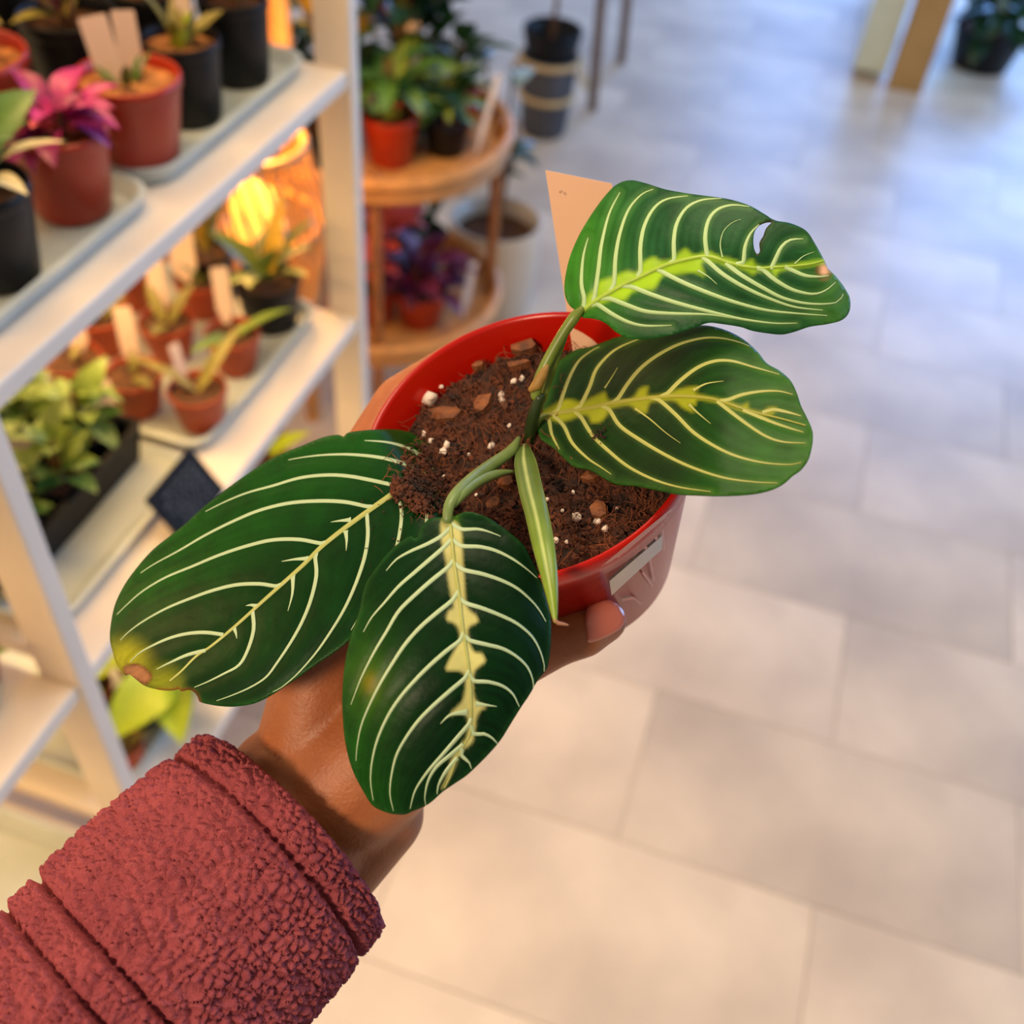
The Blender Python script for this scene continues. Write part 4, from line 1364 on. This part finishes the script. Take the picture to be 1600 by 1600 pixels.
# ---- leaf D (front)
oD = zD([(685, 150), (655, 150), (600, 150), (560, 180), (540, 215), (535, 243), (518, 250), (500, 237), (480, 246), (430, 280), (380, 330), (340, 380), (290, 450), (265, 520), (250, 600), (215, 700), (190, 800), (175, 900), (168, 1000), (170, 1100),
         (178, 1200), (195, 1290), (220, 1370), (260, 1450), (310, 1530), (360, 1560), (410, 1575), (470, 1578), (500, 1565), (560, 1540), (600, 1515), (650, 1470), (700, 1435), (760, 1395), (810, 1350), (870, 1290), (930, 1220), (980, 1140),
         (1030, 1060), (1070, 1000), (1110, 930), (1150, 880), (1165, 820), (1172, 740), (1172, 650), (1155, 560), (1120, 440), (1080, 350), (1040, 280), (990, 235), (930, 190), (870, 150), (810, 128), (760, 122), (715, 140)])
mD = zD([(685, 145), (695, 250), (705, 350), (720, 450), (735, 550), (745, 650), (760, 750), (775, 850), (785, 950), (790, 1050), (790, 1130), (780, 1200), (745, 1260), (715, 1320), (690, 1390), (660, 1450)])
vD = [zD(v) for v in (
    [(650, 235), (580, 275), (500, 310), (430, 350), (380, 405)], [(660, 290), (590, 350), (520, 410), (440, 480), (370, 560), (310, 630), (270, 700)],
    [(680, 385), (600, 450), (520, 520), (440, 600), (380, 700), (320, 800), (260, 920), (225, 1010), (210, 1050)],
    [(700, 545), (620, 610), (540, 680), (470, 760), (410, 850), (350, 950), (300, 1050), (260, 1150), (240, 1250), (235, 1320)],
    [(735, 740), (670, 790), (590, 860), (520, 930), (450, 1010), (390, 1100), (340, 1210), (312, 1320), (305, 1420), (318, 1510)],
    [(760, 920), (690, 980), (610, 1050), (540, 1120), (480, 1200), (430, 1290), (405, 1390), (398, 1480), (415, 1560)],
    [(780, 1140), (720, 1210), (650, 1290), (580, 1370), (520, 1460), (495, 1550)], [(750, 1240), (690, 1290), (620, 1350), (580, 1420), (565, 1500), (570, 1535)], [(700, 1330), (660, 1380), (630, 1440), (625, 1480)],
    [(740, 205), (820, 205), (880, 220), (930, 240)], [(740, 285), (830, 290), (910, 310), (990, 350), (1060, 400), (1105, 440)],
    [(750, 400), (840, 420), (930, 450), (1010, 490), (1080, 550), (1120, 600), (1148, 650)], [(760, 560), (840, 585), (930, 620), (1010, 660), (1080, 720), (1120, 790), (1140, 860), (1140, 890)],
    [(780, 740), (860, 760), (940, 780), (1010, 820), (1060, 870), (1085, 930), (1088, 970)], [(800, 935), (870, 940), (940, 960), (990, 1000), (1020, 1060)], [(800, 1190), (850, 1190), (890, 1210), (915, 1238)],
    [(740, 1290), (780, 1330), (790, 1358)])]
sD = [(zD([(770, 1085), (690, 1098), (640, 1142)]), 12.0), (zD([(810, 1045), (850, 1050), (912, 1058)]), 10.0)]
pD = zD([(650, 160), (645, 250), (665, 350), (675, 430), (690, 520), (705, 580), (680, 600), (670, 640), (690, 650), (720, 670), (735, 720), (720, 770), (680, 840), (668, 880), (690, 885), (740, 890), (760, 920), (760, 980), (740, 1040), (690, 1090),
         (690, 1100), (740, 1090), (770, 1110), (775, 1160), (765, 1210), (740, 1240), (700, 1300), (690, 1330), (670, 1400), (650, 1450), (685, 1400), (720, 1315), (745, 1270), (790, 1230), (805, 1170), (810, 1120), (830, 1080), (860, 1060),
         (820, 1040), (800, 1000), (800, 900), (820, 870), (855, 840), (840, 805), (810, 800), (785, 770), (770, 700), (785, 670), (820, 650), (810, 620), (775, 590), (760, 540), (755, 450), (750, 380), (745, 300), (740, 220), (710, 170)])


def cD(P, lf, dm, dv, de):
    s, t = lf.st(P)
    c = np.tile(np.array(rgb(4, 36, 9)[:3]), (len(P), 1))
    left = P[:, 0] < 640
    lx = smoothstep((680 - P[:, 0]) / 140)
    c = mixc(c, rgb(24, 74, 10)[:3], lx * smoothstep((s - 0.1) / 0.5) * 0.75)
    c = mixc(c, rgb(40, 88, 36)[:3], np.exp(-(de / 5) ** 2) * 0.35)
    r = np.linalg.norm((P - np.array([578, 1068.0])) * np.array([1, 0.7]), axis=1)
    c = mixc(c, rgb(150, 120, 30)[:3], np.exp(-(r / 11) ** 2) * 0.7)
    c = mixc(c, rgb(80, 110, 20)[:3], np.exp(-(r / 34) ** 2) * 0.35)
    c = mixc(c, rgb(90, 140, 30)[:3], np.exp(-(dm / 12) ** 2) * 0.5 * smoothstep((0.15 - s) / 0.15))
    return c


LD = Leaf((705, 805), (640, 1268), dD)
blade(LD, 'leaf', oD, [], mD, vD, sD, pD, cD, 'vein_pale', 'midrib_pale', 6.8, 6.5, 'front leaf with broad cream centre stripe hanging over the wrist', patchcol=rgb(188, 184, 116)[:3], halo=6.0)


# --- stems
def stem(name, pts, m, n=12, label=None, parent=plant_e):
    """pts: (px, py, depth, radius in pixels)"""
    P = smooth_poly([(a, b, c * 1000, r) for a, b, c, r in pts], 6.0)
    W = [U(a, b, c / 1000) for a, b, c, r in P]
    R_ = [r * c / 1000 / F for a, b, c, r in P]
    v, f = tube_vf(W, R_, n)
    o = link(name, mesh(name, v, f, m), parent, parent is plant_e)
    if label:
        o['label'] = label
    return o


stem('stem', [(*z2(790, 720), 0.372, 9), (*z2(795, 640), 0.366, 10), (*z2(812, 560), 0.360, 10), (*z2(838, 480), 0.356, 9)], 'stem_green')
stem('petiole', [(*z2(820, 470), 0.356, 8), (*z2(835, 400), 0.354, 9), (*z2(880, 300), 0.352, 9), (*z2(945, 185), 0.349, 8.5), (*z2(1000, 105), 0.347, 9), (*z2(1030, 72), 0.3465, 6)], 'petiole')
stem('petiole', [(*z2(858, 470), 0.360, 6), (*z2(885, 380), 0.358, 7), (*z2(920, 270), 0.354, 8), (*z2(950, 190), 0.351, 7)], 'petiole')
stem('petiole', [(*z2(800, 700), 0.371, 5), (*z2(825, 600), 0.366, 5), (*z2(850, 568), 0.3665, 5), (*z2(872, 560), 0.3668, 3)], 'petiole')
stem('bud_sheath', [(*z2(800, 440), 0.353, 5), (*z2(825, 420), 0.352, 9), (*z2(860, 360), 0.351, 7), (*z2(875, 330), 0.351, 3)], 'sheath', label='dry brownish sheath at the stem joint')
stem('petiole', [(*z2(742, 668), 0.366, 4), (*z2(700, 730), 0.357, 9), (*z2(600, 800), 0.343, 10), (*z2(520, 860), 0.332, 10), (*z2(455, 925), 0.323, 10.5), (*z2(420, 980), 0.3185, 9), (*z2(412, 1040), 0.3175, 8)], 'petiole_pale')
stem('petiole', [(*z2(715, 822), 0.352, 3), (*z2(640, 832), 0.342, 7), (*z2(550, 870), 0.333, 9), (*z2(480, 925), 0.324, 9), (*z2(440, 970), 0.320, 7)], 'petiole_pale')

# --- rolled new leaf
cl = smooth_poly([(*z2(768, 690), 366, 6), (*z2(772, 770), 352, 17), (*z2(798, 900), 334, 19), (*z2(828, 1020), 321, 18.5), (*z2(855, 1150), 311, 17.5), (*z2(880, 1280), 304, 14.0), (*z2(896, 1390), 300, 9.5), (*z2(908, 1490), 298, 4.5), (*z2(911, 1520), 297.5, 2.0)], 5.0)
V, Fc, colr = [], [], []
n = 26
for i, (a, b, c, r) in enumerate(cl):
    t = cl[min(i + 1, len(cl) - 1)] - cl[max(i - 1, 0)]
    t2 = t[:2] / (np.linalg.norm(t[:2]) + 1e-9)
    nx = np.array([-t2[1], t2[0]])            # across, towards image right when going down
    for k in range(n):
        th = 2 * math.pi * k / n
        cx, cz = -math.cos(th), math.sin(th)
        rr = 1.0
        # groove where the edge of the roll lies on the blade
        g = math.exp(-((th - 1.75) / 0.16) ** 2)
        rr -= 0.16 * g
        if th > 1.75 and th < 3.6:
            rr += 0.08 * (1 - (th - 1.75) / 1.85)
        q = np.array([a, b]) + nx * (-cx) * -1 * r * rr * -1
        q = np.array([a, b]) + nx * cx * r * rr
        V.append(U(q[0], q[1], c / 1000 - cz * r * 0.75 * rr * c / 1000 / F))
        u = i / len(cl)
        base = np.array(rgb(74, 98, 42)[:3]) * (1 - u) + np.array(rgb(122, 150, 28)[:3]) * u
        light = np.array(rgb(176, 190, 116)[:3])
        kk = max(math.exp(-((th - 1.68) / 0.10) ** 2), math.exp(-((th - 0.25) / 0.14) ** 2) * 0.6, math.exp(-((th - 2.9) / 0.12) ** 2) * 0.5)
        colr.append(list(base * (1 - kk) + light * kk) + [1])
for i in range(len(cl) - 1):
    for k in range(n):
        k2 = (k + 1) % n
        Fc.append((i * n + k, i * n + k2, (i + 1) * n + k2, (i + 1) * n + k))
Fc.append(tuple(range(n)))
Fc.append(tuple((len(cl) - 1) * n + k for k in range(n - 1, -1, -1)))
me = mesh('rolled_leaf', V, Fc, 'rolled')
ca = me.color_attributes.new('Col', 'FLOAT_COLOR', 'POINT')
ca.data.foreach_set('color', np.array(colr, np.float32).ravel())
rl = link('rolled_leaf', me, plant_e, True)
rl['label'] = 'tightly rolled young leaf hanging over the rim'
stem('dry_tip', [(*z2(908, 1508), 0.2975, 2.6), (*z2(925, 1522), 0.298, 3.0), (*z2(950, 1526), 0.299, 2.4), (*z2(970, 1531), 0.300, 1.2)], 'dry_tip', 8, parent=rl)

# soil spilt on the base of the long leaf and a little on the wide one
rng = random.Random(21)
parts, fib = [], []
for k in range(640):
    x = rng.gauss(658, 18) if k < 300 else rng.uniform(612, 700)
    y = rng.gauss(742, 26) if k < 300 else rng.uniform(735, 800) if x > 640 else rng.uniform(745, 775)
    if y < 690 or x < 608:
        continue
    r = rng.uniform(0.0003, 0.0012)
    parts.append(lump(LC.pts([(x, y)], rng.uniform(0.0003, 0.0028))[0], r, rng, 0.8))
for k in range(220):
    x, y = rng.gauss(655, 20), rng.gauss(750, 26)
    th = rng.uniform(0, 6.28)
    L = rng.uniform(6, 26)
    W = LC.pts([(x, y), (x + math.cos(th) * L * 0.5 + 2, y + math.sin(th) * L * 0.5), (x + math.cos(th) * L, y + math.sin(th) * L)], 0.0015)
    fib.append(tube_vf(W, [0.00013] * 3, 4, False))
for k in range(46):
    x, y = rng.gauss(936, 7), rng.gauss(678, 6)
    parts.append(lump(LB.pts([(x, y)], 0.0006)[0], rng.uniform(0.0002, 0.0006), rng, 0.8))
for k in range(60):
    x, y = rng.uniform(560, 690), rng.uniform(780, 900)
    parts.append(lump(LC.pts([(x, y)], 0.0004)[0], rng.uniform(0.00012, 0.00035), rng, 0.8))
V, Fc = merge(parts)
tag(link('spilt_crumbs', mesh('spilt_crumbs', V, Fc, 'crumb', False), soil), kind='stuff')
V, Fc = merge(fib)
tag(link('spilt_fibres', mesh('spilt_fibres', V, Fc, 'fibre', False), soil), kind='stuff')

# --- tag in the pot
tb = [U(852, 266, 0.3665), U(956, 287, 0.3625), U(986, 560, 0.386), U(897, 562, 0.392)]
nn = np.cross(tb[1] - tb[0], tb[3] - tb[0])
nn /= np.linalg.norm(nn)
V = [q for q in tb] + [q + nn * 0.0006 for q in tb]
ht = link('plant_tag', mesh('plant_tag', V, [(0, 1, 2, 3), (7, 6, 5, 4), (0, 4, 5, 1), (1, 5, 6, 2), (2, 6, 7, 3), (3, 7, 4, 0)], 'hero_tag', False))
tag(ht, 'large blank peach tag standing in the held pot behind the torn leaf', 'tag')
hp = U(876, 300, 0.3645)
v, f = tube_vf([hp + nn * -0.0002, hp + nn * 0.0008], [0.0004, 0.0004], 8, False)
link('speck', mesh('speck', v + [hp - nn * 0.0003], f, 'crumb', False), ht)
# ------------------------------------------------------------------ hand and forearm
A0, A1 = U(452, 1302, 0.378), U(60, 1690, 0.325)
ad = (A1 - A0) / np.linalg.norm(A1 - A0)
parts = []


def cap(P, R_):
    parts.append(tube_vf(P, R_, 20))


wrist = U(478, 1252, 0.381)
fore = A0 + ad * 0.14
cap([fore, A0 + ad * 0.03, wrist], [0.031, 0.032, 0.0325])
back = np.array(RW @ np.array([0.223, -0.5, -0.84]))
back /= np.linalg.norm(back)
cap([fore + back * 0.012, wrist + back * 0.010], [0.029, 0.029])
# palm rays towards the knuckles
hs_ = (-0.014, -0.034, -0.053, -0.069)
for h, w0 in zip(hs_, (0.0, 0.013, 0.026, 0.036)):
    r = PR_at(h) + 0.0095
    kn = PP(172 if h > -0.02 else 168, h, r + 0.007)
    cap([wrist + back * w0 * 0.9, (wrist + back * w0 * 0.9) * 0.45 + kn * 0.55 + 0.003 * (-PA), kn], [0.024, 0.0165, 0.0125])
    f1, f2, f3, f4 = PP(200, h, r + 0.0025), PP(232, h, r + 0.0005), PP(264, h - 0.002, r - 0.001), PP(288, h - 0.003, r - 0.0015)
    k = 0.9 if h < -0.06 else 1.0
    cap([kn, f1], [0.0115 * k, 0.0102 * k])
    cap([f1, f2], [0.0102 * k, 0.0092 * k])
    cap([f2, f3, f4], [0.0092 * k, 0.0085 * k, 0.0070 * k])
# thenar and thumb
t0 = U(540, 1215, 0.376)
t1 = U(690, 1098, 0.364)
q3, t3d = pot_hit(868, 992)
q4, t4d = pot_hit(925, 976)
q5, t5d = pot_hit(962, 968)
t2 = U(790, 1032, t3d - 0.009)
t3 = U(868, 994, t3d - 0.0095)
t4 = U(918, 980, t4d - 0.0092)
t5 = U(946, 970, t5d - 0.0078)
cap([t0, t1], [0.0285, 0.0215])
cap([wrist + (t0 - wrist) * 0.4, U(640, 1090, 0.385)], [0.029, 0.022])
cap([t1, t2], [0.0205, 0.0128])
cap([t2, t3], [0.0122, 0.0110])
cap([t3, t4, t5], [0.0110, 0.0104, 0.0080])
cap([U(585, 1265, 0.384), U(520, 1335, 0.386), U(440, 1400, 0.384)], [0.0195, 0.021, 0.024])
# web between thumb and index
cap([t1, PP(150, -0.035, PR_at(-0.035) + 0.013)], [0.017, 0.014])
cap([PP(150, -0.035, PR_at(-0.035) + 0.013), PP(172, -0.02, PR_at(-0.02) + 0.015)], [0.014, 0.0125])
cap([PP(150, -0.055, PR_at(-0.055) + 0.013), U(600, 1130, 0.392)], [0.014, 0.022])
V, Fc = merge(parts)
person = empty('person', fore, 'outstretched hand and wrist holding the potted plant, pink nail on the thumb', 'person')
hand = link('hand', mesh('hand', V, Fc, 'skin'), person, True)
rm = hand.modifiers.new('skin_surface', 'REMESH')
rm.mode = 'VOXEL'
rm.voxel_size = 0.0014
rm.use_smooth_shade = True
sm = hand.modifiers.new('soften', 'SMOOTH')
sm.factor = 0.5
sm.iterations = 16

# thumb nail: curved plate on the camera side of the thumb tip
npoly = [z7(680, 870), z7(720, 820), z7(790, 790), z7(870, 790), z7(940, 830), z7(980, 890), z7(985, 950), z7(950, 1010), z7(870, 1060), z7(780, 1100), z7(700, 1120), z7(685, 1060), z7(675, 960)]
npoly = smooth_poly(npoly, 3.0, True)
nc = npoly.mean(0)
tax = np.array([962 - 868, 968 - 994], float)
tax /= np.linalg.norm(tax)
tnx = np.array([-tax[1], tax[0]])
V, Fc = [], []
rings = 8
m = len(npoly)
nd = t5d - 0.0078 - 0.0098


def nail_d(q):
    a = (q - nc) @ tax
    b = (q - nc) @ tnx
    s = t5d / F
    return t4d - 0.0092 - 0.0116 + ((b * s) ** 2) / (2 * 0.0115) + ((a * s + 0.004) ** 2) / (2 * 0.022) * (1 if a * s > -0.004 else 0)


for j in range(rings + 1):
    for q in npoly:
        w = nc + (q - nc) * (j / rings if j else 0.001)
        d = nail_d(w) + (0.0012 if j == rings else 0.0)
        V.append(U(w[0], w[1], d))
for j in range(rings):
    for i in range(m):
        k = (i + 1) % m
        Fc.append((j * m + i, j * m + k, (j + 1) * m + k, (j + 1) * m + i))
nail = link('thumbnail', mesh('thumbnail', V, Fc, 'nail'), hand)
nail['label'] = 'rounded pink polished thumbnail'

# ------------------------------------------------------------------ fleece sleeve
NL, NA = 330, 460
length = 0.25
sx = np.cross(ad, np.array([0, 0, 1.0]))
sx /= np.linalg.norm(sx)
sy = np.cross(ad, sx)
V, Fc = [], []
pro = []
for i in range(14):                           # inside of the cuff
    pro.append((0.05 * (1 - i / 14.0), 0.0435, 0.25))
pro.append((0.0, 0.0445, 0.6))
pro.append((-0.0012, 0.0462, 1.0))
for i in range(NL):
    s = length * (i / NL) ** 1.15
    pro.append((s, None, 1.0))
for (s, rfix, amp) in pro:
    for k in range(NA):
        a = 2 * math.pi * k / NA
        ca_, sa_ = math.cos(a), math.sin(a)
        if rfix is None:
            r = 0.0494
            r += 0.0012 * (1 - math.exp(-s / 0.002)) - 0.0012
            if s > 0.0125:
                r += 0.0016 * math.sin(math.pi * min(1, (s - 0.0125) / 0.06)) ** 0.5
            r -= 0.0036 * math.exp(-((s - 0.0125) / 0.0012) ** 2)
            r -= 0.0048 * math.exp(-((s - 0.0690) / 0.0013) ** 2)
            r -= 0.0042 * math.exp(-((s - 0.0815) / 0.0012) ** 2)
            if s > 0.087:
                q = min(1, (s - 0.087) / 0.03)
                r += q * 0.0045 * noise.noise(Vector((ca_ * 2.2, sa_ * 2.2, s * 26))) + 0.001
        else:
            r = rfix
        p3 = A0 + ad * s + (ca_ * sx + sa_ * sy) * r
        # clumped pile: warped cells
        q = Vector((ca_ * 0.05 * 360, sa_ * 0.05 * 360, s * 360))
        wq = q + Vector((noise.noise(q * 0.6), noise.noise(q * 0.6 + Vector((9, 0, 0))), noise.noise(q * 0.6 + Vector((0, 9, 0))))) * 0.9
        dd = noise.voronoi(wq)[0]
        bmp = 1.0 - min(dd[0] / 0.8, 1.0) ** 1.6
        cr_ = min((dd[1] - dd[0]) / 0.35, 1.0)
        r2 = amp * (0.0014 * bmp + 0.0015 * cr_ + 0.0007 * noise.noise(q * 0.35) - 0.0018)
        V.append(p3 + (ca_ * sx + sa_ * sy) * r2)
NP = len(pro)
for j in range(NP - 1):
    for k in range(NA):
        k2 = (k + 1) % NA
        Fc.append((j * NA + k, j * NA + k2, (j + 1) * NA + k2, (j + 1) * NA + k))
sl = link('sleeve', mesh('sleeve', V, Fc, 'fleece'), person, True)
sl['label'] = 'dusty rose fleece sleeve with stitched cuff'
